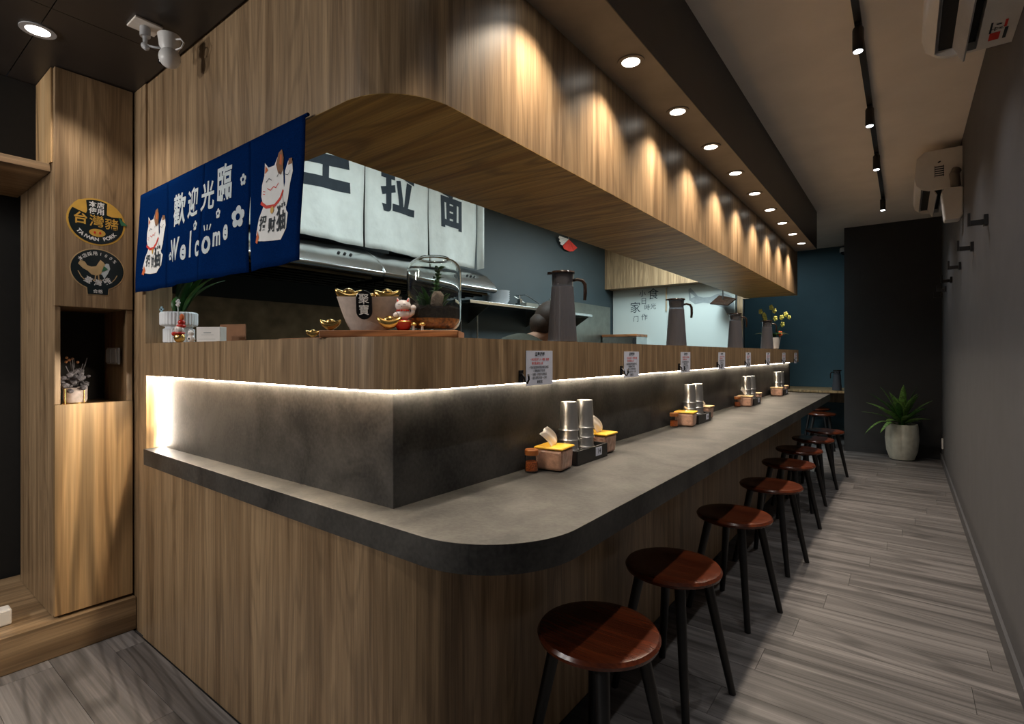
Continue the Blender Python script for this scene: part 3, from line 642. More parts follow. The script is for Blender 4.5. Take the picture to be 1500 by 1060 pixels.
# upper wall cupboard, painted glass panel with mural
cu_ = thing('wall_cupboard', 'oak wall cupboard above the pale glass panel at the kitchen end', 'cupboard')
bm = B(); box(bm, -3.498, -1.70, 6.90, 7.135, 2.14, 2.755); obj('carcass', bm, 'wood_v', cu_)
for k in range(3):
    bm = B(); box(bm, -3.498+.6*k, -2.901+.6*k, 6.88, 6.899, 2.136, 2.755); obj('door', bm, 'wood_v', cu_)
gp = thing('glass_wall_panel', 'pale glossy glass wall panel with grey cat mural and brush writing', 'wall panel')
bm = B(); box(bm, -3.484, -2.66, 7.12, 7.139, 1.02, 2.138); obj('glass_sheet', bm, 'panel_glass', gp)
bm = B(); box(bm, -2.656, -1.756, 7.12, 7.139, 1.02, 2.138); obj('glass_sheet', bm, 'panel_glass', gp)
def gmap(u, v, h): return Vector((u, 7.12-h, v))
d = Deco(gmap)
for ch, u, v, s in (('食', -2.86, 2.04, .17), ('小', -3.02, 2.06, .10), ('日', -3.0, 1.95, .10), ('家', -3.13, 1.86, .17), ('時', -2.95, 1.86, .09), ('光', -2.86, 1.87, .09), ('门', -3.12, 1.70, .09), ('作', -2.99, 1.72, .10)): d.text(ch, u, v, s, 1, .0, .001)
d.done('brush_writing', 'ink', gp, kind='stuff')
d = Deco(gmap); d.poly([(-2.36, 2.08), (-2.35, 1.93), (-2.27, 1.87), (-2.16, 1.885), (-2.03, 1.86), (-1.90, 1.80), (-1.82, 1.66), (-1.80, 1.50), (-1.77, 1.47), (-1.77, 1.86), (-1.80, 1.95), (-1.90, 2.00), (-1.98, 1.99), (-2.07, 1.955), (-2.16, 1.955), (-2.23, 1.975), (-2.29, 2.05), (-2.33, 2.095)], .001); d.done('cat_mural', 'cat_grey', gp)
Deco(gmap).poly([(-2.335, 2.03), (-2.325, 1.955), (-2.27, 1.975)], .002).done('cat_ear_print', 'panel_glass', gp)
bm = B(); tube(bm, [(-2.665, 7.105, 1.80), (-2.665, 7.105, 2.12)], .008, 8); tag(obj('hanging_rod', bm, 'wood_warm'), 'thin wooden rod hanging on the pale glass panel behind the second jug', 'rod')
fr = thing('steel_undercounter_fridge', 'low stainless steel fridge at the kitchen end, only its top edge showing', 'fridge')
bm = B(); box(bm, -3.47, -2.95, 6.75, 7.115, 0, 1.44); obj('body', bm, 'steel', fr, bevel=.004)
bm = B(); box(bm, -3.475, -2.945, 6.745, 7.118, 1.441, 1.474); obj('top_board', bm, 'board', fr)
bm = B(); box(bm, -3.0, -2.97, 6.73, 6.744, 1.3, 1.42); obj('handle', bm, 'black', fr)
# fan-shaped paper pinwheel
pw = thing('paper_fan', 'white and red pleated paper fan hanging under the kitchen ceiling', 'fan', (-3.46, 5.60, 2.535)); pw.scale = (.7, .7, .7)
def fanseg(a0, a1, mat, nm):
    bm = B(); n = 6; c = bm.verts.new((0, .28, .20)); prev = None
    for k in range(n+1):
        a = math.radians(a0+(a1-a0)*k/n); v = bm.verts.new((.012*(-1)**k, .28+.34*math.cos(a), .20+.22*math.sin(a)))
        if prev: bm.faces.new((c, prev, v))
        prev = v
    obj(nm, bm, mat, pw, solid=.001)
fanseg(180, 225, 'white', 'white_pleats'); fanseg(228, 330, 'print_red', 'red_pleats')
bm = B(); tube(bm, [(0, .28, .2), (0, .28, .26)], .003, 6); obj('string', bm, 'white', pw)
# tilted board and bracket beyond the kitchen end
mb = thing('tilted_board', 'dark brown square board hung tilted beneath the bulkhead at the far kitchen end', 'board')
def quad_slab(pts, th, nm, mat, par):
    bm = B(); p = [Vector(q) for q in pts]; n = (p[1]-p[0]).cross(p[3]-p[0]).normalized()*th
    a = [bm.verts.new(q) for q in p]; b = [bm.verts.new(q+n) for q in p]
    bm.faces.new(a); bm.faces.new(b[::-1])
    for i in range(4): bm.faces.new((a[i], a[(i+1) % 4], b[(i+1) % 4], b[i]))
    return obj(nm, bm, mat, par)
quad_slab([(-2.0, 6.86, 1.845), (-1.93, 7.02, 1.96), (-1.70, 6.95, 1.90), (-1.745, 6.72, 1.80)], .012, 'board_panel', 'jug_lid', mb)
bm = B(); tube(bm, [(-1.85, 6.9, 1.9), (-1.85, 6.9, 2.76)], .008, 8); obj('hanger', bm, 'black', mb)
ps = thing('corner_post', 'slim oak post with bracket at the end of the kitchen wall', 'post')
bm = B(); box(bm, -1.738, -1.672, 7.142, 7.2, -.008, 2.76); obj('post', bm, 'wood_v', ps)
bm = B(); box(bm, -1.738, -1.60, 7.139, 7.2, 1.905, 1.935); obj('bracket', bm, 'wood_v', ps)
bm = B(); box(bm, -1.671, -1.66, 7.142, 7.2, -.008, 1.90); obj('edge_strip', bm, 'black', ps)
# rear desk with jug
dk = thing('rear_desk', 'narrow wooden desk against the far teal wall beyond the bar', 'desk')
bm = B(); box(bm, -1.65, -.61, 8.05, 8.895, .682, .71); obj('desk_top', bm, 'wood_warm', dk, bevel=.001)
bm = B(); box(bm, -1.65, -1.62, 8.1, 8.89, 0, .682); box(bm, -1.62, -.62, 8.80, 8.89, .5, .682); obj('support', bm, 'wood_v', dk)

# ------------------------------------------------------------------ kitchen worker
wk = thing('person', 'cook in an olive-grey shirt bending forward in the kitchen behind the nearest jug', 'person', (-2.05, 2.33, 0)); wk.scale = (1, 1, .955)
def skin(name, verts, edges, radii, mat, parent, sub=2, root=0):
    me = bpy.data.meshes.new(name); me.from_pydata(verts, edges, []); o = bpy.data.objects.new(name, me); C.objects.link(o)
    s = o.modifiers.new('s', 'SKIN'); s.use_smooth_shade = True; q = o.modifiers.new('q', 'SUBSURF'); q.levels = sub; q.render_levels = sub
    for i, r in enumerate(radii):
        me.skin_vertices[0].data[i].radius = (r, r) if not isinstance(r, tuple) else r
        me.skin_vertices[0].data[i].use_root = (i == root)
    bpy.context.view_layer.update()
    m2 = bpy.data.meshes.new_from_object(o.evaluated_get(bpy.context.evaluated_depsgraph_get())); bpy.data.objects.remove(o); bpy.data.meshes.remove(me)
    m2.name = name; m2.materials.clear(); m2.materials.append(M[mat]); m2.shade_smooth()
    r_ = bpy.data.objects.new(name, m2); C.objects.link(r_); r_.parent = parent; return r_
# local frame: forward f = towards (0.55,0.83)
V = [(0, 0, .93), (.03, .05, 1.08), (.12, .20, 1.27), (.19, .31, 1.34), (.235, .385, 1.375), (.27, .44, 1.42), (.285, .465, 1.48), (.27, .455, 1.53),
     (-.03, .36, 1.29), (.0, .50, 1.10), (.17, .62, 1.16), (.25, .66, 1.18),
     (.33, .17, 1.29), (.43, .30, 1.20), (.44, .52, 1.235), (.46, .60, 1.245),
     (-.08, .05, .88), (-.09, .10, .48), (-.10, .02, .09), (-.06, .12, .035), (.09, -.05, .88), (.10, .03, .48), (.09, -.06, .09), (.14, .03, .035)]
E_ = [(0, 1), (1, 2), (2, 3), (3, 4), (4, 5), (5, 6), (6, 7), (2, 8), (8, 9), (9, 10), (10, 11), (2, 12), (12, 13), (13, 14), (14, 15), (0, 16), (16, 17), (17, 18), (18, 19), (0, 20), (20, 21), (21, 22), (22, 23)]
Rr = [.09, .09, .09, .06, .050, .07, .092, .07, .045, .038, .03, .032, .045, .040, .03, .032, .085, .06, .042, .04, .085, .06, .042, .04]
skin('body', V, E_, Rr, 'skin', wk)
Vs = [(0, 0, .90), (.03, .05, 1.08), (.12, .20, 1.27), (.185, .30, 1.335), (-.03, .36, 1.29), (.0, .46, 1.15), (.33, .17, 1.29), (.40, .26, 1.225)]
skin('shirt', Vs, [(0, 1), (1, 2), (2, 3), (2, 4), (4, 5), (2, 6), (6, 7)], [.165, .155, .172, .10, .085, .068, .085, .068], 'shirt', wk)
Vt = [(0, 0, .95), (-.08, .05, .86), (-.09, .10, .48), (-.10, .02, .12), (.09, -.05, .86), (.10, .03, .48), (.09, -.06, .12)]
skin('trousers', Vt, [(0, 1), (1, 2), (2, 3), (0, 4), (4, 5), (5, 6)], [.155, .11, .085, .07, .11, .085, .07], 'black', wk)
bm = B(); ball(bm, (.272, .445, 1.50), .112, (1, 1, .98), 3); ball(bm, (.235, .39, 1.45), .085, (1, 1, 1), 2); obj('hair', bm, 'hair', wk, smooth=True)
bm = B(); f_ = Vector((.35, .6, -.2)).normalized(); c0 = Vector((.285, .465, 1.47)); sd = Vector((.83, -.55, 0)).normalized()
ball(bm, c0+f_*.055, .07, (1, 1, 1.1), 3); tube(bm, [c0+f_*.11+Vector((0, 0, .015)), c0+f_*.142-Vector((0, 0, .012))], [.009, .014], 8); ball(bm, c0+f_*.02+sd*.098, .02, (.5, .8, 1.3)); ball(bm, c0+f_*.02-sd*.098, .02, (.5, .8, 1.3)); obj('face', bm, 'skin', wk, smooth=True)
bm = B()
for s in (-1, 1): ball(bm, c0+f_*.118+sd*.03*s+Vector((0, 0, .022)), .010)
obj('eyes', bm, 'black_gloss', wk, smooth=True)
def hand(base_, dirv, name):
    base_ = Vector(base_); dv = Vector(dirv).normalized(); side = dv.cross(Vector((0, 0, 1))).normalized(); bm = B()
    ball(bm, base_+dv*.045, .045, (1, 1, .5), 2)
    for k, L in enumerate((.062, .072, .068, .052)):
        p = base_+dv*.075+side*(k-1.5)*.019; tube(bm, [p, p+dv*L*.5-Vector((0, 0, .004)), p+dv*L*.8-Vector((0, 0, .025)), p+dv*L-Vector((0, 0, .045))], [.0095, .009, .008, .006], 8)
    p = base_+dv*.03-side*.035; tube(bm, [p, p-side*.025+dv*.03, p-side*.025+dv*.055-Vector((0, 0, .015))], [.012, .010, .007], 8)
    obj(name, bm, 'glove', wk, smooth=True, label='hand in pale blue glove')
hand((.46, .60, 1.245), (.3, 1, .0), 'hand'); hand((.25, .66, 1.18), (.4, .8, -.2), 'hand')

# ------------------------------------------------------------------ stools
stl = thing('bar_stool', '', 'stool', (0, 0, 0), 0, 'stools along the bar')
bm = B(); lathe(bm, [(.02, .425), (.150, .425), (.163, .432), (.166, .442), (.160, .451), (.146, .4535), (.10, .449), (.02, .4475)], 48); obj('seat', bm, 'seat', stl, smooth='auto')
for k in range(4):
    a = math.radians(-57+90*k); bm = B(); tube(bm, [(.112*math.cos(a), .112*math.sin(a), .424), (.205*math.cos(a), .205*math.sin(a), .0)], [.0185, .0125], 14); obj('leg', bm, 'leg', stl, smooth='auto')
bm = B()
for k in range(2):
    a = math.radians(-57+90*k); tube(bm, [(.1*math.cos(a), .1*math.sin(a), .412), (-.1*math.cos(a), -.1*math.sin(a), .412)], .011, 8)
obj('cross_brace', bm, 'leg', stl)
nm = ['nearest', 'second', 'third', 'fourth', 'fifth', 'sixth', 'seventh', 'eighth']
sp_ = [(-.668, 1.275), (-.662, 1.83), (-.642, 2.58), (-.62, 3.30), (-.645, 4.02), (-.67, 4.65), (-.655, 5.30), (-.63, 5.92)]
for k, (x, y) in enumerate(sp_):
    lb = ('nearest round bar stool with red-brown seat at the rounded end of the bar' if k == 0 else '%s round bar stool along the counter, counting from the nearest' % nm[k] if k < 7 else 'farthest round bar stool in the row along the counter')
    if k == 0: stl.location = (x, y, 0); stl['label'] = lb
    else: dup(stl, (x, y, 0), math.radians(random.uniform(-5, 5)), lb)
for x, y, lb in ((-.85, 7.62, 'dark stool standing in front of the rear desk'), (-.98, 8.30, 'dark stool pushed under the rear desk')):
    q = dup(stl, (x, y, 0), .3, lb); q['group'] = 'stools by the rear desk'

# ------------------------------------------------------------------ tabletop sets
def cup_bm():
    bm = B(); lathe(bm, [(.0380, 0), (.0386, .0015), (.0374, .0035), (.0345, .009), (.0335, .055), (.0310, .102), (.0295, .1055), (.004, .106)], 28, cap=False)
    bm.faces.ensure_lookup_table(); return bm
cup0 = None; sn = ['nearest', 'second', 'third', 'farthest']
def jar(loc, lb):
    t = thing('spice_jar', lb, 'jar', loc, 0, 'spice jars')
    bm = B(); lathe(bm, [(.021, 0), (.023, .003), (.023, .052), (.020, .058), (.0185, .058), (.021, .05), (.021, .005)], 24); obj('glass_body', bm, 'glass', t, smooth='auto')
    bm = B(); lathe(bm, [(.0203, .0055), (.0203, .036)], 20); obj('chili', bm, 'chili', t)
    bm = B(); lathe(bm, [(.0235, .0585), (.0235, .074), (.021, .0775)], 24); obj('lid', bm, 'lid_brown', t, smooth='auto'); return t
def tissuebox(loc, rz, lb, big, lid='lid_yellow', sheet=True):
    t = thing('tissue_box', lb, 'tissue box', loc, rz, 'tissue boxes'); a = .052
    bm = B(); lo_ = [(-a*.92, -a*.92), (a*.92, -a*.92), (a*.92, a*.92), (-a*.92, a*.92)]; hi = [(-a, -a), (a, -a), (a, a), (-a, a)]
    A = [bm.verts.new((x, y, .001)) for x, y in lo_]; Bv = [bm.verts.new((x, y, .073)) for x, y in hi]
    bm.faces.new(A[::-1]); bm.faces.new(Bv)
    for i in range(4): bm.faces.new((A[i], A[(i+1) % 4], Bv[(i+1) % 4], Bv[i]))
    obj('box_body', bm, 'tissue_pack', t, bevel=.010)
    bm = B(); box(bm, -a-.003, a+.003, -a-.003, a+.003, .0735, .0815); obj('lid', bm, lid, t, bevel=.004)
    if sheet:
        bm = B(); rows = []
        for k in range(9):
            s = k/8; z = .080+(.058 if big else .026)*s; lean = -.040*s*s if big else .01*math.sin(s*4)
            wd = (.026+.004*math.sin(s*PI)) if big else .014*(1.1-s)
            rows.append([bm.verts.new((lean*.6+.003*math.sin(q*1.2+s*3), lean+wd*(q/4), z+(0 if q*0 else 0)+(.010*(q/4) if big else .003*math.sin(q*2)))) for q in range(-4, 5)])
        for A_, B_ in zip(rows, rows[1:]):
            for q in range(8): bm.faces.new((A_[q], A_[q+1], B_[q+1], B_[q]))
        obj('tissue_sheet', bm, 'tissue', t, smooth=True, solid=.001, label='white tissue sticking up through the lid')
    return t
def napkin_set(k, oy, spice=True):
    z = .797; n = sn[k]
    if spice: jar((-1.02, 1.462+oy, z), '%s orange chili spice jar on the counter, left of its tissue box' % n)
    tissuebox((-.985, 1.553+oy, z), .12, 'left kraft tissue box with lid in the %s condiment set on the counter' % n, k in (0, 2), 'lid_yellow' if k < 2 else 'tan_print')
    tissuebox((-1.005, 1.935+oy, z), .0, 'right kraft tissue box with lid in the %s condiment set on the counter' % n, k == 0, 'lid_yellow' if k < 1 else 'tan_print')
    c = thing('cup_caddy', 'black open caddy holding steel cups in the %s condiment set' % n, 'caddy', (-.997, 1.752+oy, z), 0, 'cup caddies')
    bm = B(); box(bm, -.055, .055, -.118, .118, 0, .006); 
    for a in (-1, 1): box(bm, -.055, .055, a*.118-.003, a*.118+.003, 0, .052); box(bm, a*.055-.003, a*.055+.003, -.118, .118, 0, .052)
    obj('tray', bm, 'black', c, bevel=.001)
    bm = B(); box(bm, .0582, .0592, .02, .068, .014, .046); lp = obj('label_card', bm, 'paper', c)
    Deco(lambda u, v, h: Vector((.0594+h, u, v))).text('14', .046, .030, .026, 1, .02, .0002).done('printed_mark', 'ink', c)
    global cup0
    for j, (dx, dy, side) in enumerate(((-.012, -.062, 'left'), (.0, .038, 'right'))):
        for q in range(4):
            lb = '%s upturned steel cup of the %s stack in the %s condiment set' % (['bottom', 'second lowest', 'second highest', 'topmost'][q], side, n)
            loc = (-.997+dx, 1.752+dy+oy, z+.0065+.037*q+.0006*j)
            if cup0 is None: cup0 = obj('steel_cup', cup_bm(), 'cup', smooth='auto', loc=loc, solid=.0008); o = cup0
            else: o = cup0.copy(); C.objects.link(o); o.location = loc
            tag(o, lb, 'cup', 'stacked steel cups')
for k, oy in enumerate((0, 1.375, 2.74, 3.98)): napkin_set(k, oy, k < 3)

# paper notices and bag hooks on the ledge front
def pmap(u, v, h): return Vector((h, u, v))
hk0 = None
ords = ['nearest', 'second', 'third', 'fourth', 'fifth', 'sixth', 'seventh', 'farthest']
for k, yy in enumerate((1.436, 2.165, 2.876, 3.587, 4.319, 5.048, 5.80, 6.50)):
    lb = '%s white paper notice taped to the front of the oak ledge' % ords[k]
    if k == 0:
        pn = thing('paper_notice', lb, 'notice', (-.9695, yy, 1.153), 0, 'notices on the ledge')
        bm = B(); box(bm, 0, .0012, -.078, .078, -.056, .057); obj('sheet', bm, 'paper', pn)
        d = Deco(pmap); d.text('溫馨提醒', 0, .045, .0145, 1, .02, .0016)
        for i, s in enumerate(('• 用餐後請將碗筷放置回收區', '• 湯麵請趁熱享用', '• 加麵一次免費 請告知', '• 座位有限 用餐一小時')): d.text(s, -.004, .002-.0115*i, .0095, .95, .008, .0016)
        d.text('謝謝您', 0, -.046, .011, 1, .02, .0016); d.done('black_print', 'ink', pn, kind='stuff')
        d = Deco(pmap); d.text('• 本店低消每人一碗麵 謝謝', 0, .028, .0098, .95, .01, .0016); d.text('請先點餐後入座', -.014, .0155, .0098, .95, .01, .0016); d.done('red_print', 'print_red', pn, kind='stuff')
    else: dup(pn, (-.9695, yy, 1.153), label=lb)
    hl = '%s small black bag hook beside a notice on the ledge' % ords[k]
    hy = yy-.106
    if hk0 is None:
        hk0 = thing('bag_hook', hl, 'hook', (-.9698, hy, 1.108), 0, 'bag hooks on the ledge')
        bm = B(); box(bm, 0, .003, -.012, .012, 0, .04); obj('plate', bm, 'black_gloss', hk0, bevel=.001)
        bm = B(); tube(bm, [(.003, 0, .03), (.014, 0, .018), (.018, 0, .004), (.026, 0, .0), (.032, 0, .012), (.030, 0, .028)], .0032, 8); obj('hook_arm', bm, 'black_gloss', hk0, smooth=True)
    else: dup(hk0, (-.9698, hy, 1.108), label=hl)

# ------------------------------------------------------------------ water jugs
jg = thing('water_jug', '', 'jug', (0, 0, 0), 0, 'water jugs')
bm = B(); lathe(bm, [(.053, 0), (.0555, .004), (.0545, .02), (.0415, .212), (.0385, .212), (.051, .02), (.05, .008)], 72, rib=.018); obj('ribbed_body', bm, 'smoke_glass', jg, smooth=False)
bm = B(); lathe(bm, [(.041, .2122), (.040, .224), (.043, .262), (.0405, .262), (.0375, .225), (.038, .2122)], 32, cap=False); obj('glass_neck', bm, 'smoke_clear', jg, smooth='auto')
bm = B(); lathe(bm, [(.030, .222), (.037, .232), (.037, .258)], 32); lathe(bm, [(.0475, .2625), (.0485, .266), (.046, .2715), (.03, .273)], 32); box(bm, -.058, -.044, -.014, .014, .262, .269); obj('lid', bm, 'jug_lid', jg, smooth='auto')
bm = B(); tube(bm, [(.040, 0, .238), (.058, 0, .242), (.078, 0, .237), (.087, 0, .222), (.088, 0, .19), (.086, 0, .162)], [.006, .006, .0065, .007, .007, .006], 10); obj('handle', bm, 'jug_lid', jg, smooth=True)
ja = math.radians(37)
for k, (x, y, lb) in enumerate(((-1.055, 1.72, 'nearest smoked ribbed water jug on the oak ledge'), (-1.05, 2.96, 'second smoked water jug on the ledge before the pale glass panel'), (-1.06, 4.30, 'third smoked water jug on the ledge below the slim post'), (-1.05, 5.42, 'fourth smoked water jug on the ledge in front of the orchid'), (-.73, 8.2, 'dark water jug on the rear desk beside the charcoal block'))):
    z = 1.2445 if k < 4 else .711
    if k == 0: jg.location = (x, y, z); jg.rotation_euler[2] = ja; jg['label'] = lb
    else: dup(jg, (x, y, z), ja if k < 4 else ja+PI, lb)
for x, y, lb in ((-1.055, 1.72, 'nearest'), (-1.05, 2.96, 'second'), (-1.06, 4.30, 'third'), ):
    pass

# ------------------------------------------------------------------ leaves
def leaf_bm(length, width, rise, droop, n=9, fold=.25):
    bm = B(); rows = []
    for k in range(n+1):
        t = k/n; x = length*t*(1-.15*droop*t); z = rise*math.sin(t*PI*.5)*(1) - droop*length*t*t*.9
        wd = width*math.sin(PI*min(1, (t*.93+.07)))**.8*(1 if t < .999 else 0)+.0008
        rows.append([bm.verts.new((x, wd*q, z-abs(q)*-fold*wd)) for q in (-1, -.5, 0, .5, 1)])
    for A, Bq in zip(rows, rows[1:]):
        for i in range(4): bm.faces.new((A[i], A[i+1], Bq[i+1], Bq[i]))
    return bm
def add_leaf(parent, name, mat, loc, rz, L, W, rise, droop, tilt=0, stem=None):
    o = obj(name, leaf_bm(L, W, rise, droop), mat, parent, smooth=True, solid=.0008); o.location = loc; o.rotation_euler = (random.uniform(-.3, .3), tilt, rz); return o
# big potted plant
pp = thing('potted_plant', 'leafy variegated potted plant in a pale tapered pot before the charcoal wall', 'plant', (-.03, 7.40, 0))
bm = B(); lathe(bm, [(.095, 0), (.115, .01), (.145, .10), (.158, .24), (.152, .36), (.146, .405), (.136, .405), (.140, .36), (.14, .30)], 40); obj('pot', bm, 'pot', pp, smooth='auto')
bm = B(); lathe(bm, [(.139, .33), (.13, .365), (.02, .372)], 32); obj('soil', bm, 'soil', pp)
rr = random.Random(11)
for k in range(30):
    a = k*2.399; ring = k/30; L = rr.uniform(.34, .44)*(1.12-.2*ring); dr = .10+.75*ring*rr.uniform(.5, 1)
    tilt = -(1.75-1.35*ring)
    if math.sin(a) > .1: L *= .55
    if math.cos(a) > .55: L *= .8
    base_h = .50-.10*ring
    o = add_leaf(pp, 'leaf', 'leaf_var' if k % 3 else 'leaf', (.035*math.cos(a)*1, .035*math.sin(a), base_h), a, L, rr.uniform(.026, .040), .02, dr*.5, tilt*.72)
bm = B()
for k in range(14):
    a = k*2.399; tube(bm, [(.02*math.cos(a), .02*math.sin(a), .36), (.04*math.cos(a), .04*math.sin(a), .50)], .007, 6)
obj('stems', bm, 'leaf', pp)
for a, L in ((math.radians(205), .26), (math.radians(235), .20)):
    o = add_leaf(pp, 'drooping_leaf', 'leaf_var', (.11*math.cos(a), .11*math.sin(a), .405), a, L, .026, .05, 1.1, -.3)
# socket on right wall
bm = B(); box(bm, XR-.014, XR-.0005, 7.30, 7.36, .17, .28); tag(obj('wall_socket', bm, 'white', bevel=.003), 'small white socket low on the right wall by the plant', 'socket')

# ------------------------------------------------------------------ orchid
orc = thing('orchid', 'yellow-green orchid in a white pot on the ledge behind the fourth jug', 'plant', (-1.075, 5.80, 1.2445))
bm = B(); lathe(bm, [(.045, 0), (.06, .01), (.078, .12), (.074, .12), (.06, .03)], 28); obj('pot', bm, 'white_ceramic', orc, smooth='auto')
bm = B(); lathe(bm, [(.073, .09), (.06, .108)], 24); obj('moss', bm, 'soil', orc)
for k in range(9):
    a = k*2.399; add_leaf(orc, 'leaf', 'leaf_dark', (.02*math.cos(a), .02*math.sin(a), .11), a, random.uniform(.12, .17), .026, .05, .6, -.5)
def bloom(parent, c, r, k):
    bm = B()
    for p in range(5):
        a = 2*PI*p/5+k; ball(bm, (c[0]+r*.6*math.cos(a)*.8, c[1]-r*.6*math.cos(a)*.6, c[2]+r*.6*math.sin(a)), r*.48, (.8, .6, 1), 1)
    ball(bm, (c[0]+.003, c[1]-.006, c[2]), r*.3, sub=1); return obj('flower', bm, 'orchid', parent, smooth=True)
stems = [((-.10, -.04, .385), (-.075, .02, .34), (-.06, -.02, .30)), ((-.01, .0, .425), (.02, .0, .39), (.03, -.01, .31)), ((.12, .02, .35), (.085, .0, .32), (.09, .02, .25))]
for q in stems:
    tip = Vector(q[0]); bm = B(); tube(bm, [(0, 0, .1), (tip.x*.5, tip.y*.5, .22), (tip.x*.85, tip.y, tip.z-.06), tip], .003, 6); obj('flower_stem', bm, 'leaf_dark', orc)
    for j, c in enumerate(q): bloom(orc, c, .028, j)
    bloom(orc, (tip.x+.03, tip.y, tip.z-.03), .022, 1)
of = bloom(orc, (.075, -.02, .155), .03, 2); of.data.materials[0] = M['print_orange']; of['label'] = 'orange flower'

# ------------------------------------------------------------------ lucky display on the corner of the ledge
A37 = math.radians(37); cA, sA = math.cos(A37), math.sin(A37)
ctr = Vector((-1.185, .990, 1.2445))
def L2(a, b, z=0): return (ctr.x+a*cA-b*sA, ctr.y+a*sA+b*cA, ctr.z+z)
tb = thing('wooden_board', 'thick reddish wooden board under the ingot bowl, cat and glass jar', 'board', L2(.012, 0), A37)
bm = B(); box(bm, -.19, .19, -.085, .085, 0, .020); obj('board', bm, 'board', tb, bevel=.003)
bm = B(); box(bm, .1905, .1915, -.084, .084, .001, .019); obj('end_grain', bm, 'print_brown', tb)
def loft(bm, secs, cap=True):
    rings = [[bm.verts.new(p) for p in s] for s in secs]; n = len(rings[0])
    for A, Bq in zip(rings, rings[1:]):
        for i in range(n): bm.faces.new((A[i], A[(i+1) % n], Bq[(i+1) % n], Bq[i]))
    if cap: bm.faces.new(rings[0][::-1]); bm.faces.new(rings[-1])
def bowl_bm():
    bm = B(); secs = []
    for t in (0, .02, .2, .45, .7, .9, 1.0):
        hx = .052+.041*t**.75; hy = .034+.026*t**.8; secs.append([(hx*math.copysign(abs(math.cos(a))**.9, math.cos(a)), hy*math.sin(a), .093*t+.006*t*(math.cos(a)**2)) for a in [2*PI*i/36 for i in range(36)]])
    for t in (1.0, .9, .55):
        hx = (.052+.041*t**.75)-.006; hy = (.034+.026*t**.8)-.006; secs.append([(hx*math.cos(a), hy*math.sin(a), .093*t+.006*t*(math.cos(a)**2)-.001) for a in [2*PI*i/36 for i in range(36)]])
    loft(bm, secs); return bm
bw = thing('ingot_bowl', 'boat-shaped pale cement bowl with oval black plaque, filled with gold ingots', 'bowl', L2(-.062, 0, .0205), A37)
obj('bowl_body', bowl_bm(), 'bowl', bw, smooth='auto')
bm = B(); pts = ell(0, 0, .0, .0); pts = [(x, y) for x, y in arc(0, .018, .022, 0, 180, 10)+arc(0, -.018, .022, 180, 360, 10)]
PLM = Matrix.Translation((.002, -.062, .070)) @ Matrix.Rotation(math.radians(96), 4, 'X')
prism(bm, pts, -.003, .003, PLM); obj('plaque', bm, 'black_gloss', bw, bevel=.001)
def plm(u, v, h): return PLM @ Vector((u, v, .003+h))
d = Deco(plm); d.text('聚', 0, .0155, .030, 1, .01, .0008); d.text('寶', 0, -.0155, .030, 1, .01, .0008); d.done('gold_characters', 'white', bw)
bm = B(); box(bm, -.060, .060, -.030, .030, .055, .0745); obj('filling', bm, 'void', bw)
ig = thing('gold_ingot', '', 'ingot', (0, 0, 0), 0, 'gold ingots')
bm = B(); secs = []
for k in range(15):
    t = -1+2*k/14; x = .034*t; zc = .016+.016*t*t; ry = .0155*math.sqrt(max(0, 1-t*t*.93)); rz_ = .0145*math.sqrt(max(0, 1-t*t*.9))
    secs.append([(x, ry*math.cos(a), zc+rz_*math.sin(a)) for a in [2*PI*i/16 for i in range(16)]])
loft(bm, secs); obj('hull', bm, 'gold', ig, smooth=True)
bm = B(); ball(bm, (0, 0, .028), .0145, (1.1, .95, .8)); obj('dome', bm, 'gold', ig, smooth=True)
for k, (a, b, z, rz, rx, s, lb) in enumerate(((.012, -.072, .0212, .1, 0, 1, 'gold ingot resting on the board to the right of the ingot bowl'), (-.121, -.008, .1005, .5, .2, 1.1, 'gold ingot at the left end of the ingot bowl'), (-.082, .022, .0995, -.3, .2, .9, 'gold ingot tucked behind the left one in the bowl'), (-.060, -.004, .0985, 1.2, .2, .8, 'small gold ingot in the middle behind the plaque'), (-.012, .002, .1005, .1, -.1, 1.1, 'gold ingot at the right end of the ingot bowl'), (-.166, -.025, .0212, .1, 0, .85, 'gold ingot at the left end of the board'), (-.197, -.075, .0004, .4, 0, .55, 'tiny gold ingot on the ledge just left of the board'))):
    o = ig if k == 0 else dup(ig, (0, 0, 0)); o.location = L2(a, b, z); o.rotation_euler = (rx, 0, A37+rz); o.scale = (s, s, s); o['label'] = lb
bm = B(); box(bm, -.24, .0, -.05, .05, 0, .004); t_ = tag(obj('dark_tray', bm, 'print_brown', loc=(-1.36, .93, 1.2445)), 'thin dark brown tray lying left of the wooden board', 'tray')
# lucky cat on red money pot
lc = thing('lucky_cat', 'small white waving cat figurine on a red treasure pot', 'figurine', L2(.047, -.056, .0205), A37)
bm = B(); lathe(bm, [(.014, 0), (.017, .002), (.023, .014), (.026, .023), (.024, .027), (.012, .029)], 28); obj('red_pot', bm, 'red_glaze', lc, smooth='auto')
bm = B(); lathe(bm, [(.0262, .0225), (.0272, .024), (.0262, .0255)], 28, cap=False); obj('gold_band', bm, 'gold', lc)
bm = B(); ball(bm, (0, 0, .046), .0195, (1, .85, 1), 3); ball(bm, (0, -.003, .068), .0195, (1.12, .9, .85), 3); ball(bm, (-.018, -.010, .042), .008, (1, 1, 1))
tube(bm, [(.016, 0, .042), (.027, -.004, .048), (.029, -.006, .058)], [.007, .0065, .006], 10); ball(bm, (.029, -.006, .062), .0085)
for s in (-1, 1): tube(bm, [(s*.0125, -.002, .077), (s*.0165, -.003, .090)], [.007, .001], 8)
obj('cat_body', bm, 'cat_white', lc, smooth=True)
bm = B()
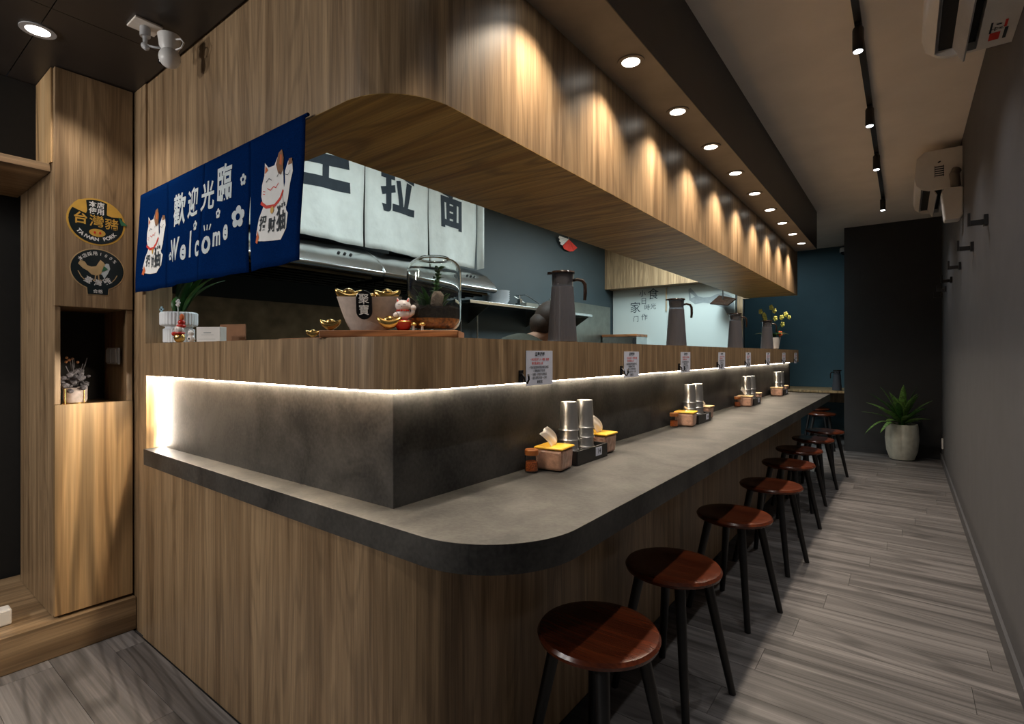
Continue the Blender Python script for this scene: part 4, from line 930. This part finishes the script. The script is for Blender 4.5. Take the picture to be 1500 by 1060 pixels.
for s in (-1, 1): tube(bm, [(s*.0128, -.0075, .079), (s*.016, -.0065, .0875)], [.0035, .0006], 6)
for k in range(7):
    a = math.radians(200+k*23); ball(bm, (.0165*math.cos(a), -.002+.0165*math.sin(a), .0545), .0028, sub=1)
obj('red_collar', bm, 'print_red', lc)
bm = B()
for s in (-1, 1): tube(bm, [(s*.011, -.0196, .070), (s*.0075, -.0215, .0712), (s*.004, -.0214, .070)], .0007, 5)
ball(bm, (0, -.0212, .065), .0012); obj('face_lines', bm, 'ink', lc)
for k, (a, b) in enumerate(((.078, -.067), (.103, -.07))):
    t = thing('gold_mushroom', ('left' if k == 0 else 'right')+' tiny gold mushroom ornament before the glass jar', 'ornament', L2(a, b, .0205), 0, 'gold mushrooms')
    bm = B(); tube(bm, [(0, 0, 0), (0, 0, .016)], [.004, .0025], 8); obj('stem', bm, 'white', t)
    bm = B(); lathe(bm, [(.002, .012), (.011, .014), (.008, .020), (.002, .022)], 14); obj('cap', bm, 'gold', t, smooth=True)
# terrarium jar
tj = thing('terrarium_jar', 'large rounded glass terrarium jar with ferns, rock and layered soil', 'terrarium', L2(.122, .018, .0205), 0)
def rr_prof(R, H, rc, th=0):
    p = []; n = 8
    for k in range(n+1): a = math.radians(-90+90*k/n); p.append((R-rc+(rc-th)*math.cos(a), rc+(rc-th)*math.sin(a)))
    for k in range(n+1): a = math.radians(90*k/n); p.append((R-rc+(rc-th)*math.cos(a), H-rc+(rc-th)*math.sin(a)))
    return p
po_ = rr_prof(.079, .212, .040); pi_ = rr_prof(.079, .212, .040, .0025)
po_ = po_+[(.042, .213), (.042, .216)]; pi_ = [(.0395, .216), (.0395, .212)]+pi_[::-1][0:]
bm = B(); lathe(bm, [(.001, .0)]+po_+pi_+[(.001, .0025)], 48, cap=False); obj('glass_shell', bm, 'glass', tj, smooth=True)
bm = B(); lathe(bm, [(.038, .005), (.058, .009), (.073, .030), (.0735, .036)], 36); obj('drainage_layer', bm, 'soil_orange', tj, smooth='auto')
bm = B(); lathe(bm, [(.0738, .0365), (.074, .062), (.06, .072), (.02, .068)], 36); vv = [v for v in bm.verts if v.co.z > .06]
for v in vv: v.co.z += random.uniform(-.004, .006)
obj('soil', bm, 'soil', tj)
bm = B(); vs = ball(bm, (.030, -.02, .088), .022, (1, .8, 1.3), 2)
for v in vs: v.co += Vector((random.uniform(-1, 1), random.uniform(-1, 1), random.uniform(-1, 1)))*.0035
obj('rock', bm, 'rock', tj)
for k in range(46):
    a = k*2.399; r_ = .040*math.sqrt(k/46); b = (r_*math.cos(a)-.014, r_*math.sin(a), .066)
    add_leaf(tj, 'fern_leaf', 'leaf' if k % 2 else 'leaf_dark', b, a, random.uniform(.035, .075)*(1.2-.6*k/46), .0075, .01, .2, -random.uniform(.7, 1.25))
bm = B(); tube(bm, [(.0, .0, .066), (.004, 0, .12), (.012, 0, .165), (.025, -.004, .185)], .0016, 6); obj('fern_stem', bm, 'leaf_dark', tj)
for k in range(16):
    t = .35+.65*k/16; z = .066+.12*t; x = .001+.024*t*t; a = (k % 2)*PI+.4*math.sin(k)-.6
    add_leaf(tj, 'fern_leaf', 'leaf', (x, 0, z), a, .034, .0065, .008, .4, -.3)

# left end of ledge
fp = thing('fluted_planter', 'white fluted two-tier planter with broad green leaves at left end of the ledge', 'planter', (-2.465, .915, 1.2445))
bm = B(); lathe(bm, [(.052, 0), (.058, .004), (.058, .058), (.050, .064), (.050, .068), (.068, .075), (.070, .08), (.070, .125), (.066, .131), (.060, .131), (.06, .09)], 64, rib=-.03); obj('planter_body', bm, 'white_ceramic', fp, smooth=False)
bm = B(); lathe(bm, [(.059, .10), (.05, .120)], 24); obj('soil', bm, 'soil', fp)
rr = random.Random(5)
for k in range(13):
    a = k*2.399; a = -a if math.sin(a) < -.1 else a
    L_ = rr.uniform(.17, .25)*(1 if math.cos(a) > -.2 else .5); add_leaf(fp, 'leaf', 'leaf' if k % 2 else 'leaf_dark', (.015*math.cos(a), .015*math.sin(a), .12), a, L_, rr.uniform(.017, .026), .03, rr.uniform(.1, .4), -rr.uniform(.95, 1.35))
bm = B(); box(bm, -.008, .008, -.0665, -.0635, .126, .152); box(bm, -.02, .02, -.0665, -.0635, .136, .144); obj('blue_cross_tag', bm, 'pale_blue', fp, label='pale blue cross-shaped tag')
bm = B(); tube(bm, [(.075, -.03, .0), (.07, -.03, .15)], .0015, 6)
for k in range(5): a = 2*PI*k/5; ball(bm, (.07+.010*math.cos(a), -.03, .165+.011*math.sin(a)), .0065, sub=1)
obj('white_flower_pick', bm, 'print_white', fp)
def figurine(loc, label, s, bodym, headm, extra):
    t = thing('cat_figurine', label, 'figurine', loc, A37*.5); t.scale = (s, s, s)
    bm = B(); ball(bm, (0, 0, .020), .021, (1, .9, 1.0), 2); obj('body', bm, bodym, t, smooth=True)
    bm = B(); ball(bm, (0, -.002, .050), .017, (1.1, .95, .9), 2)
    for q in (-1, 1): tube(bm, [(q*.010, 0, .058), (q*.014, 0, .071)], [.006, .001], 6)
    obj('head', bm, headm, t, smooth=True)
    bm = B()
    for q in (-1, 1): ball(bm, (q*.006, -.0175, .052), .0016, sub=1)
    obj('eyes', bm, 'ink', t)
    if extra == 'red':
        bm = B(); lathe(bm, [(.019, .034), (.020, .037), (.018, .040)], 20); ball(bm, (-.020, -.006, .034), .009); ball(bm, (.006, .004, .078), .013, (1, 1, .9)); ball(bm, (.004, .004, .064), .016, (1.1, 1, .5)); obj('red_trim', bm, 'red_glaze', t, smooth=True)
        bm = B(); ball(bm, (.008, .004, .098), .010, (1, .8, 1.3)); obj('orange_crest', bm, 'print_orange', t, smooth=True)
    else:
        bm = B(); ball(bm, (.002, -.017, .020), .006, (1, .5, 1)); obj('dark_spot', bm, 'ink', t)
    return t
figurine((-2.335, .868, 1.2447), 'gold and red seated cat figurine in front of the fluted planter', 1.05, 'gold', 'cat_white', 'red')
figurine((-2.232, .872, 1.2447), 'small white cat figurine beside the card box', .72, 'cat_white', 'cat_white', 'dot')
cbxx = thing('card_box', 'small white card box with printed lines on the ledge right of the cat figurines', 'box', (-2.135, .905, 1.2445), .5)
bm = B(); box(bm, -.05, .05, -.018, .018, 0, .058); obj('box_body', bm, 'white', cbxx, bevel=.001)
d = Deco(lambda u, v, h: Vector((u, -.018-h, v))); d.stroke([(-.018, .036), (.012, .036)], .003, .0006).stroke([(-.028, .028), (.024, .028)], .001, .0006).stroke([(-.04, .012), (.03, .012)], .001, .0006); d.done('printed_lines', 'cat_grey', cbxx)
quad_slab([(-2.25, .99, 1.2445), (-2.12, 1.03, 1.2445), (-2.12, 1.03, 1.32), (-2.25, .99, 1.32)], .004, 'red_card', 'print_brown', None)
tag(bpy.data.objects['red_card'], 'dark red card standing behind the cat figurines', 'card')

# ------------------------------------------------------------------ security camera at entrance
sc_ = thing('security_camera', 'white swivel security camera on a square mount in the entrance ceiling', 'camera', (-2.125, .682, 2.35))
bm = B(); box(bm, -.042, .042, -.042, .042, -.007, -.0003); obj('mount_plate', bm, 'tissue', sc_, bevel=.002)
bm = B(); lathe(bm, [(.016, -.04), (.016, -.008)], 20); lathe(bm, [(.006, -.065), (.008, -.04)], 14); obj('mount_post', bm, 'grey_plastic', sc_, smooth='auto')
bm = B(); ball(bm, (0, 0, -.072), .013, (1, 1, 1)); ball(bm, (.010, .0, -.082), .010); tube(bm, [(.005, 0, -.072), (.055, .035, -.085)], .004, 8); obj('swivel_arm', bm, 'grey_plastic', sc_, smooth=True)
ax = Vector((.045, .055, 0))
bm = B(); lathe(bm, [(.033, -.030), (.036, -.033), (.031, -.070), (.024, -.088)], 28, ax.x+.012, ax.y, 0); obj('upper_housing', bm, 'white', sc_, smooth='auto')
bm = B(); ball(bm, (ax.x+.015, ax.y, -.110), .034, (1, 1, 1.05), 3); obj('camera_ball', bm, 'white', sc_, smooth=True)
bm = B(); ball(bm, (ax.x-.006, ax.y-.015, -.122), .014, (1, 1, 1), 2); obj('lens', bm, 'black_gloss', sc_, smooth=True)
bm = B(); tube(bm, [(ax.x+.045, ax.y+.008, -.052), (ax.x+.062, ax.y+.018, -.052), (ax.x+.072, ax.y+.024, -.066), (ax.x+.064, ax.y+.018, -.084), (ax.x+.045, ax.y+.008, -.088)], .003, 8); obj('cable', bm, 'white', sc_, smooth=True)

# ------------------------------------------------------------------ air conditioners
def aircon(y0, L, label, stickers):
    t = thing('air_conditioner', label, 'air conditioner', (XR, y0, 2.41), 0, 'wall air conditioners')
    p = [(-.0005, .0), (-.0005, .29), (-.215, .29), (-.262, .245), (-.275, .10), (-.262, .045), (-.225, .012), (-.19, .0)]
    q = [(-.0005, .0), (-.0005, .29), (-.215, .29), (-.262, .245), (-.275, .10), (-.262, .045), (-.235, .018), (-.225, .05), (-.105, .05), (-.105, .0)]
    bm = B(); prism(bm, p, -.02, 0, RM); prism(bm, p, -L, -L+.02, RM); prism(bm, q, -L+.02, -.02, RM); obj('casing', bm, 'white', t, smooth='auto')
    bm = B(); box(bm, -.222, -.108, .021, L-.021, .030, .049); obj('outlet_slot', bm, 'void', t)
    bm = B(); M4 = Matrix.Translation((-.163, 0, .008)) @ Matrix.Rotation(math.radians(62), 4, 'Y'); box(bm, -.045, .045, .03, L-.006, -.003, .003, M4); obj('flap', bm, 'grey_plastic', t)
    d = Deco(lambda u, v, h: Vector((u, v, -h)))
    if stickers:
        d.text('▪ ☆', -.055, L-.16, .05, .6, .01, .0012, PI/2)
        d.stroke([(-.075, L-.2), (-.075, L-.12)], .006, .0012).stroke([(-.03, L-.14), (-.03, L-.06)], .01, .0012); d.done('dark_sticker_print', 'ink', t)
        d = Deco(lambda u, v, h: Vector((u, v, -h))); d.poly([(-.075, L-.12), (-.045, L-.12), (-.045, L-.06), (-.075, L-.06)], .0012); d.stroke([(-.035, L-.2), (-.035, L-.15)], .008, .0012); d.done('red_sticker_print', 'print_red', t)
    else:
        d.bm.free(); d = Deco(lambda u, v, h: Vector((u, -h, v)))
        for k in range(5): d.stroke([(-.155, .165-.016*k), (-.105, .165-.016*k)], .008, .001)
        d.poly(ell(-.13, .20, .011, .006, 12, rot=30), .001); d.stroke([(-.155, .175), (-.155, .09)], .003, .0011).stroke([(-.105, .175), (-.105, .09)], .003, .0011); d.done('dark_sticker_print', 'ink', t)
    return t
aircon(1.93, .85, 'near white wall air conditioner with red sticker, cut by the top edge', True)
aircon(4.95, .82, 'far white wall air conditioner with code sticker on its end', False)
jb = thing('pipe_cover_box', 'white box cover on the right wall below the far air conditioner', 'box', (XR, 4.86, 2.16))
bm = B(); prism(bm, [(-.0005, .03), (-.0005, .225), (-.10, .235), (-.125, .20), (-.105, .0), (-.02, .0)], -.12, 0, RM); obj('cover', bm, 'white', jb, bevel=.008)
bm = B(); tube(bm, [(-.035, .05, .36), (-.05, .03, .33), (-.04, .04, .24)], .03, 10); obj('wrapped_pipe', bm, 'beam', jb, smooth=True)

# coat hooks on the right wall
h0 = None
for k, (yy, zz) in enumerate(((3.516, 1.87), (4.20, 1.85), (5.07, 1.85), (5.98, 1.85), (6.80, 1.85), (7.50, 1.85))):
    lb = '%s black coat hook in the row on the right wall' % ['nearest', 'second', 'third', 'fourth', 'second farthest', 'farthest'][k]
    if h0 is None:
        h0 = thing('coat_hook', lb, 'hook', (XR, yy, zz), 0, 'coat hooks on the right wall')
        bm = B(); box(bm, -.016, -.0003, -.026, .026, -.026, .026); obj('wall_plate', bm, 'black', h0, bevel=.001)
        bm = B(); box(bm, -.066, -.0165, -.013, .013, -.020, .004); box(bm, -.078, -.0665, -.013, .013, -.020, .042); obj('hook_arm', bm, 'black', h0, bevel=.001)
    else: dup(h0, (XR, yy, zz), label=lb)
